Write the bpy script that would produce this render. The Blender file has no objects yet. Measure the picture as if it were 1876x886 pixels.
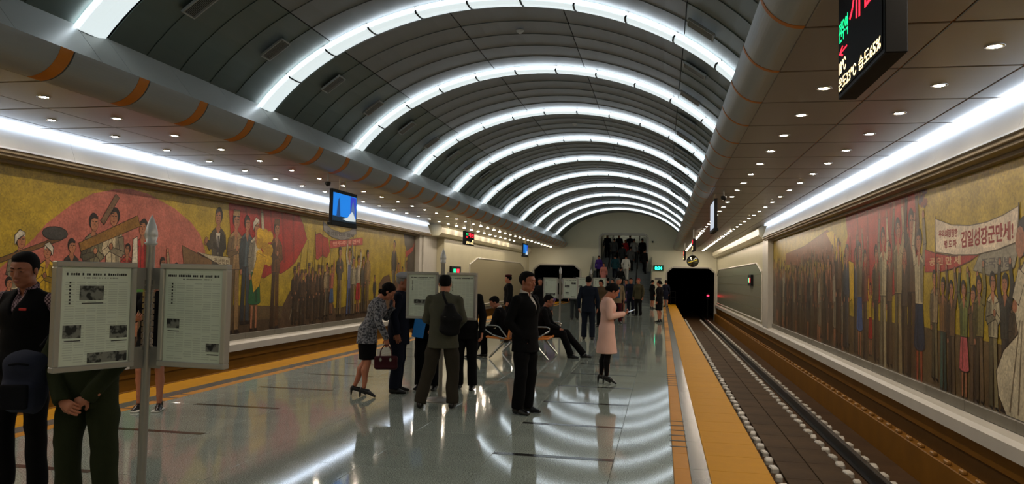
import bpy, bmesh, math, random
import numpy as np
from mathutils import Vector, Matrix
random.seed(7); RNG = np.random.RandomState(7)
scene = bpy.context.scene
col = scene.collection
# ------------------------------------------------------------------ camera
cam_data = bpy.data.cameras.new('camera')
cam_data.sensor_width = 36.0
cam_data.lens = 36.0 * 1410.0 / 1876.0
cam_data.clip_start = 0.05
cam_data.clip_end = 400
cam = bpy.data.objects.new('camera', cam_data)
col.objects.link(cam)
_y = Vector(((1212 - 938) / 1410.0, (512 - 443) / 1410.0, 1.0)).normalized()
_p = Vector((math.cos(0.02), math.sin(0.02), 0))
_u = _p.cross(_y).normalized()
if _u.y > 0: _u = -_u
_x = _y.cross(_u)
# rows of the world->camera matrix, columns are the world axes seen by the camera
_r = Vector((_x.x, _y.x, _u.x)); _d = Vector((_x.y, _y.y, _u.y)); _f = Vector((_x.z, _y.z, _u.z))
m = Matrix(((_r.x, -_d.x, -_f.x, 0), (_r.y, -_d.y, -_f.y, 0), (_r.z, -_d.z, -_f.z, 1.65), (0, 0, 0, 1)))
cam.matrix_world = m
scene.camera = cam
# ------------------------------------------------------------------ world, exposure
w = bpy.data.worlds.new('world'); scene.world = w; w.use_nodes = True
w.node_tree.nodes['Background'].inputs[0].default_value = (0.02, 0.022, 0.025, 1)
w.node_tree.nodes['Background'].inputs[1].default_value = 0.3
scene.view_settings.view_transform = 'Standard'
scene.view_settings.look = 'None'
scene.view_settings.gamma = 1
scene.view_settings.use_curve_mapping = False
scene.view_settings.exposure = 0.42
ARCH_FACE, ARCH_STRIP, COVE_STRIP, DOWNLIGHT = 0.74, 4.5, 4.2, 260.0
scene.cycles.use_light_tree = True
scene.cycles.max_bounces = 6
scene.cycles.sample_clamp_indirect = 4.0
# ------------------------------------------------------------------ helpers
def lin(c):
    return tuple((v / 12.92 if v <= 0.04045 else ((v + 0.055) / 1.055) ** 2.4) for v in [x / 255.0 for x in c])
MATS = {}
def mat(name, rgb, rough=0.6, metal=0.0, emit=0.0, bump=0.0, bscale=60.0, var=0.0, vscale=8.0, coat=0.0, spec=0.5, piece=0.0, attr=False):
    """procedural material; rgb in 0..255, var = large mottling, piece = variation from piece to piece"""
    if name in MATS: return MATS[name]
    mt = bpy.data.materials.new(name); mt.use_nodes = True
    nt = mt.node_tree; b = nt.nodes['Principled BSDF']
    c = lin(rgb) + (1,)
    b.inputs['Base Color'].default_value = c
    b.inputs['Roughness'].default_value = rough
    b.inputs['Metallic'].default_value = metal
    b.inputs['Specular IOR Level'].default_value = spec
    if coat:
        b.inputs['Coat Weight'].default_value = coat; b.inputs['Coat Roughness'].default_value = 0.05
    tc = nt.nodes.new('ShaderNodeTexCoord')
    out = None
    if attr:
        at = nt.nodes.new('ShaderNodeVertexColor'); at.layer_name = 'col'; out = at.outputs[0]
    def mixmul(prev, fac_socket, lo, hi):
        mr = nt.nodes.new('ShaderNodeMapRange'); mr.inputs[1].default_value = 0.25; mr.inputs[2].default_value = 0.75
        mr.inputs[3].default_value = lo; mr.inputs[4].default_value = hi
        nt.links.new(fac_socket, mr.inputs[0])
        mx = nt.nodes.new('ShaderNodeVectorMath'); mx.operation = 'SCALE'
        if prev is None: mx.inputs[0].default_value = c[:3]
        else: nt.links.new(prev, mx.inputs[0])
        nt.links.new(mr.outputs[0], mx.inputs['Scale'])
        return mx.outputs[0]
    if var:
        nz = nt.nodes.new('ShaderNodeTexNoise'); nz.inputs['Scale'].default_value = vscale; nz.inputs['Detail'].default_value = 5
        nt.links.new(tc.outputs['Object'], nz.inputs['Vector'])
        out = mixmul(out, nz.outputs[0], 1 - var, 1 + var)
    if piece:
        oi = nt.nodes.new('ShaderNodeObjectInfo')
        mr = nt.nodes.new('ShaderNodeMath'); mr.operation = 'MULTIPLY_ADD'; mr.inputs[1].default_value = 0.5; mr.inputs[2].default_value = 0.25
        nt.links.new(oi.outputs['Random'], mr.inputs[0])
        out = mixmul(out, mr.outputs[0], 1 - piece, 1 + piece)
    if out is not None: nt.links.new(out, b.inputs['Base Color'])
    if bump:
        n2 = nt.nodes.new('ShaderNodeTexNoise'); n2.inputs['Scale'].default_value = bscale; n2.inputs['Detail'].default_value = 4
        nt.links.new(tc.outputs['Object'], n2.inputs['Vector'])
        bp = nt.nodes.new('ShaderNodeBump'); bp.inputs['Strength'].default_value = bump; bp.inputs['Distance'].default_value = 0.01
        nt.links.new(n2.outputs[0], bp.inputs['Height']); nt.links.new(bp.outputs[0], b.inputs['Normal'])
    if emit:
        b.inputs['Emission Color'].default_value = c; b.inputs['Emission Strength'].default_value = emit
        if attr: nt.links.new(at.outputs[0], b.inputs['Emission Color'])
    MATS[name] = mt
    return mt
def setp(o, label=None, cat=None, group=None, kind=None):
    if label: o['label'] = label
    if cat: o['category'] = cat
    if group: o['group'] = group
    if kind: o['kind'] = kind
    return o
def link(name, data, parent=None, loc=None, rot=None):
    o = bpy.data.objects.new(name, data); col.objects.link(o)
    if parent is not None: o.parent = parent
    if loc is not None: o.location = loc
    if rot is not None: o.rotation_euler = rot
    return o
def thing(name, label, cat, loc=(0, 0, 0), rz=0.0, group=None, kind=None):
    o = link(name, None, None, loc, (0, 0, rz)); o.empty_display_size = 0.2
    return setp(o, label, cat, group, kind)
def meshdata(name, V, F, mats, smooth=False, mi=None):
    me = bpy.data.meshes.new(name)
    me.from_pydata([tuple(map(float, v)) for v in V], [], [tuple(map(int, f)) for f in F])
    for q in (mats if isinstance(mats, (list, tuple)) else [mats]): me.materials.append(q)
    if smooth: me.polygons.foreach_set('use_smooth', [True] * len(me.polygons))
    if mi is not None: me.polygons.foreach_set('material_index', mi)
    me.update(); return me
class MB:
    """collects boxes, tubes and sheets into ONE mesh"""
    def __init__(s): s.V = []; s.F = []; s.M = []; s.S = []
    def add(s, V, F, mi=0, smooth=False):
        o = len(s.V); s.V += [tuple(v) for v in V]
        for f in F: s.F.append(tuple(i + o for i in f)); s.M.append(mi); s.S.append(smooth)
        return s
    def box(s, x0, x1, y0, y1, z0, z1, mi=0, ch=0.0, rot=None, org=(0, 0, 0)):
        if ch <= 0:
            V = [(x, y, z) for x in (x0, x1) for y in (y0, y1) for z in (z0, z1)]
            F = [(0, 1, 3, 2), (4, 6, 7, 5), (0, 4, 5, 1), (2, 3, 7, 6), (0, 2, 6, 4), (1, 5, 7, 3)]
        else:
            V = []; idx = {}
            for i, x in enumerate((x0, x1)):
                for j, y in enumerate((y0, y1)):
                    for k, z in enumerate((z0, z1)):
                        sx, sy, sz = (ch, -ch)[i], (ch, -ch)[j], (ch, -ch)[k]
                        idx[i, j, k] = len(V)
                        V += [(x, y + sy, z + sz), (x + sx, y, z + sz), (x + sx, y + sy, z)]
            F = []
            for i in (0, 1):
                F.append(tuple(idx[i, j, k] for j, k in ((0, 0), (0, 1), (1, 1), (1, 0))))
                F.append(tuple(idx[j, i, k] + 1 for j, k in ((0, 0), (0, 1), (1, 1), (1, 0))))
                F.append(tuple(idx[j, k, i] + 2 for j, k in ((0, 0), (0, 1), (1, 1), (1, 0))))
            for a in (0, 1):
                for b in (0, 1):
                    F.append((idx[0, a, b] + 1, idx[0, a, b] + 2, idx[1, a, b] + 2, idx[1, a, b] + 1))
                    F.append((idx[a, 0, b] + 0, idx[a, 0, b] + 2, idx[a, 1, b] + 2, idx[a, 1, b] + 0))
                    F.append((idx[a, b, 0] + 0, idx[a, b, 0] + 1, idx[a, b, 1] + 1, idx[a, b, 1] + 0))
            for key in idx: F.append((idx[key], idx[key] + 1, idx[key] + 2))
        if rot is not None: V = [tuple(rot @ Vector(v) + Vector(org)) for v in V]
        return s.add(V, F, mi)
    def tube(s, pts, r, n=8, mi=0, cap=True, smooth=True):
        pts = [Vector(p) for p in pts]; rs = r if isinstance(r, (list, tuple)) else [r] * len(pts)
        V = []; F = []
        up = Vector((0, 0, 1))
        for i, p in enumerate(pts):
            t = (pts[min(i + 1, len(pts) - 1)] - pts[max(i - 1, 0)])
            t = t.normalized() if t.length > 1e-9 else Vector((0, 0, 1))
            a = t.cross(up if abs(t.z) < 0.95 else Vector((1, 0, 0))).normalized(); b = a.cross(t)
            if i and (a.dot(pa) < 0): a = -a; b = -b
            pa = a
            for k in range(n):
                th = 2 * math.pi * k / n
                V.append(p + (a * math.cos(th) + b * math.sin(th)) * rs[i])
        for i in range(len(pts) - 1):
            for k in range(n):
                F.append((i * n + k, i * n + (k + 1) % n, (i + 1) * n + (k + 1) % n, (i + 1) * n + k))
        s.add(V, F, mi, smooth)
        if cap:
            s.add([V[k] for k in range(n)], [tuple(range(n))], mi); s.add([V[(len(pts) - 1) * n + k] for k in range(n)], [tuple(range(n))], mi)
        return s
    def lathe(s, prof, n=16, mi=0, org=(0, 0, 0)):
        V = [(org[0] + r * math.cos(2 * math.pi * k / n), org[1] + r * math.sin(2 * math.pi * k / n), org[2] + z) for r, z in prof for k in range(n)]
        F = [(i * n + k, i * n + (k + 1) % n, (i + 1) * n + (k + 1) % n, (i + 1) * n + k) for i in range(len(prof) - 1) for k in range(n)]
        return s.add(V, F, mi, True)
    def prism(s, poly, axis, a0, a1, mi=0):
        """extrude a 2D outline; axis 'y': outline is (x,z); 'x': (y,z); 'z': (x,y)"""
        def P(u, v, a): return {'y': (u, a, v), 'x': (a, u, v), 'z': (u, v, a)}[axis]
        n = len(poly); V = [P(u, v, a0) for u, v in poly] + [P(u, v, a1) for u, v in poly]
        F = [(i, (i + 1) % n, n + (i + 1) % n, n + i) for i in range(n)] + [tuple(range(n))[::-1], tuple(range(n, 2 * n))]
        return s.add(V, F, mi)
    def data(s, name, mats):
        me = bpy.data.meshes.new(name)
        me.from_pydata([tuple(map(float, v)) for v in s.V], [], s.F)
        for q in (mats if isinstance(mats, (list, tuple)) else [mats]): me.materials.append(q)
        me.polygons.foreach_set('material_index', s.M); me.polygons.foreach_set('use_smooth', s.S)
        bm = bmesh.new(); bm.from_mesh(me); bmesh.ops.recalc_face_normals(bm, faces=bm.faces); bm.to_mesh(me); bm.free()
        me.update(); return me
    def build(s, name, mats, parent=None, loc=None, rot=None): return link(name, s.data(name, mats), parent, loc, rot)
def shape2d(name, loops, thick, mt, parent=None, M=None):
    """flat plate with holes: loops in a local XY plane, extruded along local Z (0..thick), placed by the matrix M"""
    cu = bpy.data.curves.new(name, 'CURVE'); cu.dimensions = '2D'; cu.fill_mode = 'BOTH'; cu.extrude = thick / 2
    for lp in loops:
        sp = cu.splines.new('POLY'); sp.points.add(len(lp) - 1)
        for i, (x, y) in enumerate(lp): sp.points[i].co = (x, y, 0, 1)
        sp.use_cyclic_u = True
    tmp = bpy.data.objects.new('t', cu); me = bpy.data.meshes.new_from_object(tmp); bpy.data.objects.remove(tmp)
    me.transform(Matrix.Translation((0, 0, thick / 2)))
    if M is not None: me.transform(M)
    me.materials.clear(); me.materials.append(mt)
    return link(name, me, parent)
def frame(origin, xdir, ydir):
    x = Vector(xdir).normalized(); y = Vector(ydir).normalized(); z = x.cross(y)
    return Matrix(((x.x, y.x, z.x, origin[0]), (x.y, y.y, z.y, origin[1]), (x.z, y.z, z.z, origin[2]), (0, 0, 0, 1)))
def text(name, s, size, mt, parent, M, squeeze=1.0, ext=0.0015, bold=0.0, width=None, height=None):
    cu = bpy.data.curves.new(name, 'FONT'); cu.body = s; cu.size = size; cu.extrude = ext; cu.align_x = 'LEFT'; cu.offset = bold
    tmp = bpy.data.objects.new('t', cu); me = bpy.data.meshes.new_from_object(tmp); bpy.data.objects.remove(tmp)
    if len(me.vertices):
        xs = [v.co.x for v in me.vertices]; ys = [v.co.y for v in me.vertices]
        sx = (width / (max(xs) - min(xs))) if width else squeeze
        sy = (height / (max(ys) - min(ys))) if height else 1
        me.transform(Matrix.Diagonal((sx, sy, 1, 1)) @ Matrix.Translation((-min(xs), -min(ys), 0)))
    me.transform(M); me.materials.clear(); me.materials.append(mt)
    return link(name, me, parent)
# ------------------------------------------------------------------ materials of the place
granite = mat('polished_granite', (146, 156, 148), rough=0.06, var=0.10, vscale=2.2, piece=0.05, spec=0.6, bump=.03, bscale=1.6)
def speckle(mt, scale, amt):
    nt = mt.node_tree; b = nt.nodes['Principled BSDF']
    src = b.inputs['Base Color'].links[0].from_socket if b.inputs['Base Color'].links else None
    tc = nt.nodes.new('ShaderNodeTexCoord'); vo = nt.nodes.new('ShaderNodeTexNoise'); vo.inputs['Scale'].default_value = scale
    vo.inputs['Detail'].default_value = 2
    nt.links.new(tc.outputs['Object'], vo.inputs['Vector'])
    mr = nt.nodes.new('ShaderNodeMapRange'); mr.inputs[1].default_value = 0.3; mr.inputs[2].default_value = 0.7
    mr.inputs[3].default_value = 1 - amt; mr.inputs[4].default_value = 1 + amt
    nt.links.new(vo.outputs[0], mr.inputs[0])
    sc_ = nt.nodes.new('ShaderNodeVectorMath'); sc_.operation = 'SCALE'
    if src: nt.links.new(src, sc_.inputs[0])
    else: sc_.inputs[0].default_value = b.inputs['Base Color'].default_value[:3]
    nt.links.new(mr.outputs[0], sc_.inputs['Scale']); nt.links.new(sc_.outputs[0], b.inputs['Base Color'])
speckle(granite, 95, 0.7)
darkgranite = mat('dark_inlay', (44, 44, 42), rough=0.15); yellowtile = mat('yellow_edge_tile', (176, 124, 4), rough=0.6, spec=.08, var=0.05, piece=0.03)
tactile = mat('tactile_yellow', (176, 118, 14), rough=0.5, spec=.15, var=0.06, piece=0.04); black = mat('black', (12, 12, 13), rough=0.5)
greystrip = mat('grey_granite_strip', (92, 92, 88), rough=0.2, var=0.1, piece=0.05); speckle(greystrip, 120, 0.3)
cream = mat('cream_wall', (204, 198, 168), rough=0.35, var=0.05, vscale=1.5)
creamend = mat('end_wall_paint', (234, 232, 208), rough=0.6, var=0.04, vscale=0.7)
whitestone = mat('white_stone', (196, 192, 182), rough=0.35, var=0.05, vscale=3)
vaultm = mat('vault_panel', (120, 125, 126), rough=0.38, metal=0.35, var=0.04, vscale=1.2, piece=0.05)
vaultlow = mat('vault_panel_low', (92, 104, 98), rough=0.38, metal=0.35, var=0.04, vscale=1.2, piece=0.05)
backing = mat('dark_backing', (22, 22, 22), rough=0.8); orange = mat('orange_joint', (200, 118, 14), rough=0.5)
aislepanel = mat('aisle_ceiling_panel', (150, 147, 140), rough=0.3, metal=0.5, piece=0.05)
ductm = mat('duct_panel', (156, 162, 164), rough=0.42, metal=0.15, piece=0.03)
fasciam = mat('fascia_panel', (186, 190, 188), rough=0.4, metal=0.1, piece=0.03)
covem = mat('cove_white', (205, 208, 210), rough=0.55); mould = mat('moulding_stone', (150, 136, 112), rough=0.5, var=0.05)
archface = mat('arch_band_glow', (214, 226, 228), rough=0.4, emit=ARCH_FACE); strip = mat('led_strip', (235, 245, 255), emit=ARCH_STRIP)  # arch band: the led strip's wash over its white face put in as emission
covestrip = mat('cove_led_strip', (225, 238, 255), emit=COVE_STRIP); lampm = mat('downlight_lens', (255, 236, 212), emit=DOWNLIGHT)
chrome = mat('chrome', (190, 190, 188), rough=0.2, metal=0.9); steel = mat('steel', (150, 148, 142), rough=0.35, metal=0.6)
bedm = mat('track_floor', (70, 50, 30), rough=0.85, spec=.1, var=0.25, vscale=1.5, bump=0.4, bscale=20)
slabm = mat('track_slab', (72, 56, 38), rough=0.8, spec=.15, var=0.35, vscale=2.0, bump=0.5, bscale=15, piece=0.12)
orangewall = mat('orange_track_wall', (124, 82, 16), rough=0.55, spec=.15, var=0.12, vscale=2); brownwall = mat('brown_track_wall', (88, 60, 20), rough=0.6, spec=.12, var=0.1)
railm = mat('rail_steel', (30, 27, 25), rough=0.4, metal=0.7); railtop = mat('rail_head', (90, 84, 76), rough=0.25, metal=0.9)
clipm = mat('white_clip', (196, 192, 182), rough=0.5, piece=0.1); clipo = mat('orange_clip', (150, 106, 44), rough=0.5, piece=0.1)
tunnelm = mat('tunnel_dark', (20, 20, 22), rough=0.95); aluminium = mat('aluminium', (176, 174, 166), rough=0.35, metal=0.5)
XL, XR, YE = -9.6, 3.7, 53.0        # mural walls and end wall
ZCL, ZCR = 3.72, 3.60               # aisle ceilings left / right
EL, ER = -7.0, 0.94                 # platform edges
Y0 = 1.0
# ------------------------------------------------------------------ floor
fl = MB().box(EL + 0.02, ER - 0.02, Y0, YE + 0.3, -1.3, -0.03).build('floor', darkgranite); fl['kind'] = 'structure'
def strip_tiles(x0, x1, ys, mt, name, joined_from=1e9, ch=0.002):
    cache = {}
    mb = MB(); nj = 0
    for a, b in zip(ys[:-1], ys[1:]):
        k = round(b - a, 3)
        if a >= joined_from:
            mb.box(x0 + .0015, x1 - .0015, a + .0015, b - .0015, -.03, 0.0); nj += 1; continue
        if k not in cache: cache[k] = MB().box(x0 + .0015, x1 - .0015, .0015, k - .0015, -.03, 0.0, ch=ch).data(name, mt)
        link(name, cache[k], fl, (0, a, 0))
    if nj: o = mb.build(name, mt, fl); o['kind'] = 'stuff'
xs = [-6.12, -5.65, -4.53, -3.53, -2.53, -1.53, -.41, .12]
pitch = 1.56; yb = 7.13 - 4 * pitch        # dark bars at 7.13 + n * pitch
allrows = [yb + pitch / 2 * i for i in range(0, 68)]
rows = [y for y in allrows if y >= 0.9 and y <= YE]; rows[-1] = YE + 0.3
for x0, x1 in zip(xs[:-1], xs[1:]): strip_tiles(x0, x1, rows, granite, 'floor_tile', joined_from=rows[38])
fine = [Y0 + .6 * i for i in range(87)] + [YE + .3]
strip_tiles(.42, ER, fine, yellowtile, 'edge_tile'); strip_tiles(EL, -6.5, fine, yellowtile, 'edge_tile')
strip_tiles(.26, .42, [Y0 + 1.2 * i for i in range(44)] + [YE + .3], greystrip, 'border_tile'); strip_tiles(-6.5, -6.28, [Y0 + 1.2 * i for i in range(44)] + [YE + .3], greystrip, 'border_tile')
strip_tiles(.12, .26, [Y0 + .6 * i for i in range(87)] + [YE + .3], tactile, 'tactile_tile'); strip_tiles(-6.28, -6.12, [Y0 + .6 * i for i in range(87)] + [YE + .3], tactile, 'tactile_tile')
bar = MB().box(0, 1.12, -.045, .045, 0, .0012).data('inlay_bar', darkgranite)
for i in range(-3, 30):
    y = 7.13 + pitch * i
    for x in (-5.65, -1.53): link('inlay_bar', bar, fl, (x, y, 0.0005))
tick = MB().box(-.01, .16, -.02, .02, 0, .002).data('tactile_bar', black)
for g in range(-1, 10):
    for k in range(6):
        y = 4.1 + 4.5 * g + (k - 2.5) * .28 + 4.5
        for x in (.11, -6.28): link('tactile_bar', tick, fl, (x, y, 0.0005))
# platform fronts
for nm, x0, x1 in (('trim_1', ER - .02, ER), ('trim_2', EL, EL + .02)):
    o = MB().box(x0, x1, Y0, YE, -1.1, -.032).build(nm, brownwall); o['kind'] = 'structure'
# ------------------------------------------------------------------ track beds, rails
def track(side):
    s = 1 if side == 'right' else -1
    def X(x): return x if s > 0 else -6.06 - x
    def bx(mb, x0, x1, y0, y1, z0, z1, mi=0, ch=0): a, b = sorted((X(x0), X(x1))); mb.box(a, b, y0, y1, z0, z1, mi, ch)
    bed = MB(); bx(bed, .96, 3.9, Y0, 92, -1.25, -1.02); tb = bed.build('track_bed', bedm); tb['kind'] = 'structure'
    if s > 0:
        slab = MB().box(.004, .476, .004, .996, -.04, .02, 0, .006).data('floor_slab', slabm)
        for i in range(40):
            for j in range(2): link('floor_slab', slab, tb, (1.66 + j * .45, 2.0 + i * 1.0 + (j % 2) * 0.0, -1.0)).scale = (.93, 1, 1)
    clip = MB().box(-.055, .055, -.10, .10, -.04, .055, 0, .02).data('rail_clip', clipm)
    n = 94 if s > 0 else 94
    rowsx = (1.58, 2.57, 3.02) if s > 0 else (2.57,)
    for x in rowsx:
        for i in range(n):
            o = link('rail_clip', clip, tb, (X(x), 6.0 + .5 * i, -1.0))
            o.scale = (1 + .15 * math.sin(i * 2.3), 1 + .2 * math.sin(i * 1.7), 1); o.rotation_euler = (0, 0, .25 * math.sin(i * 3.1))
    for q, x in enumerate((1.36, 2.82)):
        r = MB()
        bx(r, x - .075, x + .075, Y0, 92, -1.02, -.995); bx(r, x - .012, x + .012, Y0, 92, -.995, -.88); bx(r, x - .038, x + .038, Y0, 92, -.88, -.835)
        o = r.build('rail', railm)
        setp(o, ('steel running rail nearest the platform edge, right-hand track', 'black steel running rail between rows of white clips, right-hand track')[q] if s > 0 else
             ('steel running rail under the left platform edge', 'steel running rail next to the left mural wall')[q], 'rail')
        h = MB(); bx(h, x - .03, x + .03, Y0, 92, -.835, -.832); h.build('rail_head', railtop, o)
    # low wall below the ledge: recess, bench with row of small brackets
    wx = 3.6 if s > 0 else 3.42
    lw = MB(); bx(lw, wx, wx + .2, Y0, YE, -1.05, -.1, 0); nm = 'baseboard_' + side
    o = lw.build(nm, brownwall if s > 0 else orangewall); o['kind'] = 'structure'
    be = MB(); bx(be, wx - (.14 if s > 0 else .03), wx + .02, Y0, YE, -1.05, -.56, 0, .01); be.build('bench_course', orangewall, o)
    up = MB(); bx(up, wx - .02, wx + .02, Y0, YE, -.34, -.12, 0, .01); up.build('upper_course', orangewall, o)
    ck = MB().box(-.03, .03, -.07, .07, 0, .05, 0, .012).data('wall_bracket', clipo)
    for i in range(94 if s > 0 else 0): link('wall_bracket', ck, o, (X(wx - .1), 6.0 + .5 * i, -.56))
track('right'); track('left')
# ------------------------------------------------------------------ side walls
def sidewall(side):
    s = 1 if side == 'right' else -1
    xm = XR if s > 0 else XL                       # mural plane
    def bx(mb, d0, d1, y0, y1, z0, z1, mi=0, ch=0):  # d = distance out of the mural plane, into the room
        a, b = sorted((xm - s * d0, xm - s * d1)); mb.box(a, b, y0, y1, z0, z1, mi, ch)
    ztop = 3.08 if s > 0 else 3.27; zc = ZCR if s > 0 else ZCL
    yp0, yp1 = (27.2, 28.6) if s > 0 else (29.2, 31.6)    # pillar between mural and plain wall
    plain = .1 if s > 0 else .5
    wl = MB(); bx(wl, -.4, -.01, Y0, YE + .3, -1.2, zc + .4); w_ = wl.build('wall_' + side, cream); w_['kind'] = 'structure'
    # ledge with bevelled top
    zb, zl = (-.11, .09) if s > 0 else (-.15, .05)
    led = [(xm, zb), (xm - s * .2, zb), (xm - s * .2, zl - .05), (xm - s * .16, zl), (xm, zl + .03)]
    o = MB().prism(led, 'y', Y0, YE).build('ledge', whitestone, w_)
    course = mat('grey_base_course', (120, 116, 104), rough=0.4, var=0.15, vscale=3, piece=.06)
    cs = MB(); bx(cs, 0, .04, .003, 1.397, 0, .13, 0, .004); cd = cs.data('base_stone', course)
    i = 0
    while Y0 + 1.4 * i < yp0: link('base_stone', cd, w_, (0, Y0 + 1.4 * i + (yp0 - Y0) % 1.4 - 1.4, zl + .03)); i += 1
    # pillar
    p = MB(); bx(p, 0, .18, yp0, yp1, zl, ztop + .1, 0, .01); p.build('pillar', whitestone, w_)
    if s < 0: p = MB(); bx(p, .18, .24, yp0 + .35, yp1 - .9, zl, ztop + .1, 0, .01); p.build('pilaster', whitestone, w_)
    # plain wall with chamfered recessed field
    pw = MB(); bx(pw, 0, plain, yp1, YE, zl, zc); pw.build('plain_wall', cream, w_)
    y0, y1 = (yp1 + .6, YE - 1.0) if s > 0 else (36.0, 51.0); z0, z1 = (.2, 2.35) if s > 0 else (.2, 2.55)
    c = 1.6
    fieldm = mat('wall_field_' + side, (122, 124, 108) if s > 0 else (160, 152, 124), rough=0.3, piece=.05)
    # five courses of field panels
    n = 5 if s > 0 else 1
    for k in range(n):
        a, b = z0 + (z1 - z0) * k / n, z0 + (z1 - z0) * (k + 1) / n
        if k == n - 1:
            a2 = max(a, b - .45); poly = [(y0, a), (y1, a), (y1, b - .35), (y1 - c, b), (y0 + c, b), (y0, b - .35)]
        else: poly = [(y0, a), (y1, a), (y1, b - .02), (y0, b - .02)]
        xx = xm - s * plain
        MB().prism(poly, 'x', xx - s * .02, xx + s * .02).build('field_panel', fieldm, w_)
    # frame around the field
    fr = MB(); e = .07; xx = xm - s * plain
    outer = [(y0, z0), (y1, z0), (y1, z1 - .35), (y1 - c, z1), (y0 + c, z1), (y0, z1 - .35)]
    for a, b in zip(outer, outer[1:] + outer[:1]):
        fr.tube([(xx - s * .02, a[0], a[1]), (xx - s * .02, b[0], b[1])], .035, 6, smooth=False)
    fr.build('field_frame', whitestone, w_)
    # cornice above the mural: moulding steps, glowing cove face, led strip
    ce = yp0 + (.6 if s > 0 else .9)
    cd0, ct, cb = (.18, zc - .07, zc - .44) if s > 0 else (.3, zc - .05, zc - .40)
    face = [(xm - s * (cd0 + .02), ct), (xm - s * (cd0 + .14), cb + .03), (xm - s * (cd0 + .16), cb), (xm - s * cd0 * .9, cb), (xm, cb), (xm, ct)]
    k = 0; y = Y0
    while y < ce - .5:
        y2 = min(y + 2.4, ce)
        MB().prism(face, 'y', y, y2 - .004).build('cove_panel', covem, w_); y = y2
    for j, (dd, zz) in enumerate(((cd0 + .12, .05), (cd0 + .07, .09), (.1, .14))):
        q = MB(); bx(q, 0, dd, Y0, ce, cb - zz, cb - zz + .055, 0, .006); q.build('moulding', mould, w_)
    q = MB(); bx(q, cd0 - .05, cd0 + .10, Y0, ce - .4, zc - .035, zc - .025); q.build('led_strip', covestrip, w_)
    # beam carrying on beyond the lit cove
    bm_ = [(xm, zc), (xm - s * (plain + .22), zc), (xm - s * (plain + .32), zc - .12), (xm - s * (plain + .30), zc - .34), (xm - s * (plain + .2), zc - .46), (xm, zc - .48)]
    MB().prism(bm_, 'y', ce, YE - (.5 if s > 0 else 1.0)).build('cornice_beam', cream, w_)
    return w_
WL = sidewall('left'); WR = sidewall('right')
# ------------------------------------------------------------------ end wall with two tunnel mouths and the stair portal
EA, EC, ERX, ERZ = -2.72, 2.70, 4.75, 3.49           # vault ellipse: centre x, centre z, radii
def vault(t, dr=0.0): return (EA + (ERX + dr) * math.cos(t), EC + (ERZ + dr) * math.sin(t))
T1 = math.asin((4.47 - EC) / ERZ); T0 = math.pi - T1   # right and left springings
outer = [(-9.6, -1.2), (4.3, -1.2), (4.3, 6.8), (-9.6, 6.8)]
def chamf(x0, x1, z0, z1, c, d): return [(x0, z0), (x1, z0), (x1, z1 - d), (x1 - c, z1), (x0 + c, z1), (x0, z1 - d)]
def rounded(x0, x1, z0, z1, r):
    p = [(x0, z0), (x1, z0)]
    for k in range(5): a = math.pi / 2 * k / 4; p.append((x1 - r + r * math.cos(a), z1 - r + r * math.sin(a)))
    for k in range(5): a = math.pi / 2 * (1 + k / 4); p.append((x0 + r + r * math.cos(a), z1 - r + r * math.sin(a)))
    return p
PX0, PX1, PZ = -4.13, -1.03, 4.62
holes = [chamf(.37, 3.46, -1.1, 2.45, .35, .3), chamf(-8.75, -5.55, -1.1, 2.5, .4, .33), rounded(PX0, PX1, .02, PZ, .18)]
we = shape2d('wall_far', [outer] + holes, .3, creamend, None, frame((0, YE + .3, 0), (1, 0, 0), (0, 0, 1))); we['kind'] = 'structure'
def rim(loop, wd, name, mt, y0=-.04, y1=.02):
    mb = MB(); cx = sum(p[0] for p in loop) / len(loop); cz = sum(p[1] for p in loop) / len(loop)
    n = len(loop)
    for i in range(1, n):
        a, b = Vector(loop[i]), Vector(loop[(i + 1) % n])
        d = (b - a); nn = Vector((d.y, -d.x)).normalized() * wd if d.length > 0 else Vector((0, 0))
        mb.prism([(a.x, a.y), (b.x, b.y), (b.x + nn.x, b.y + nn.y), (a.x + nn.x, a.y + nn.y)], 'y', YE + y0, YE + y1)
    mb.build(name, mt, we)
rim(holes[0], .1, 'tunnel_rim', whitestone); rim(holes[1], .1, 'tunnel_rim', whitestone); rim(holes[2], .14, 'portal_rim', whitestone)
for x0, x1, z1, nm in ((.25, 3.8, 2.7, 'tunnel'), (-9.0, -5.3, 2.7, 'tunnel')):
    mb = MB(); mb.box(x0 - .2, x0, YE + .3, 92, -1.3, z1); mb.box(x1, x1 + .2, YE + .3, 92, -1.3, z1); mb.box(x0, x1, YE + .3, 92, z1, z1 + .2); mb.box(x0 - .2, x1 + .2, 92, 92.2, -1.3, z1)
    o = mb.build(nm, tunnelm); o['kind'] = 'structure'
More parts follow.
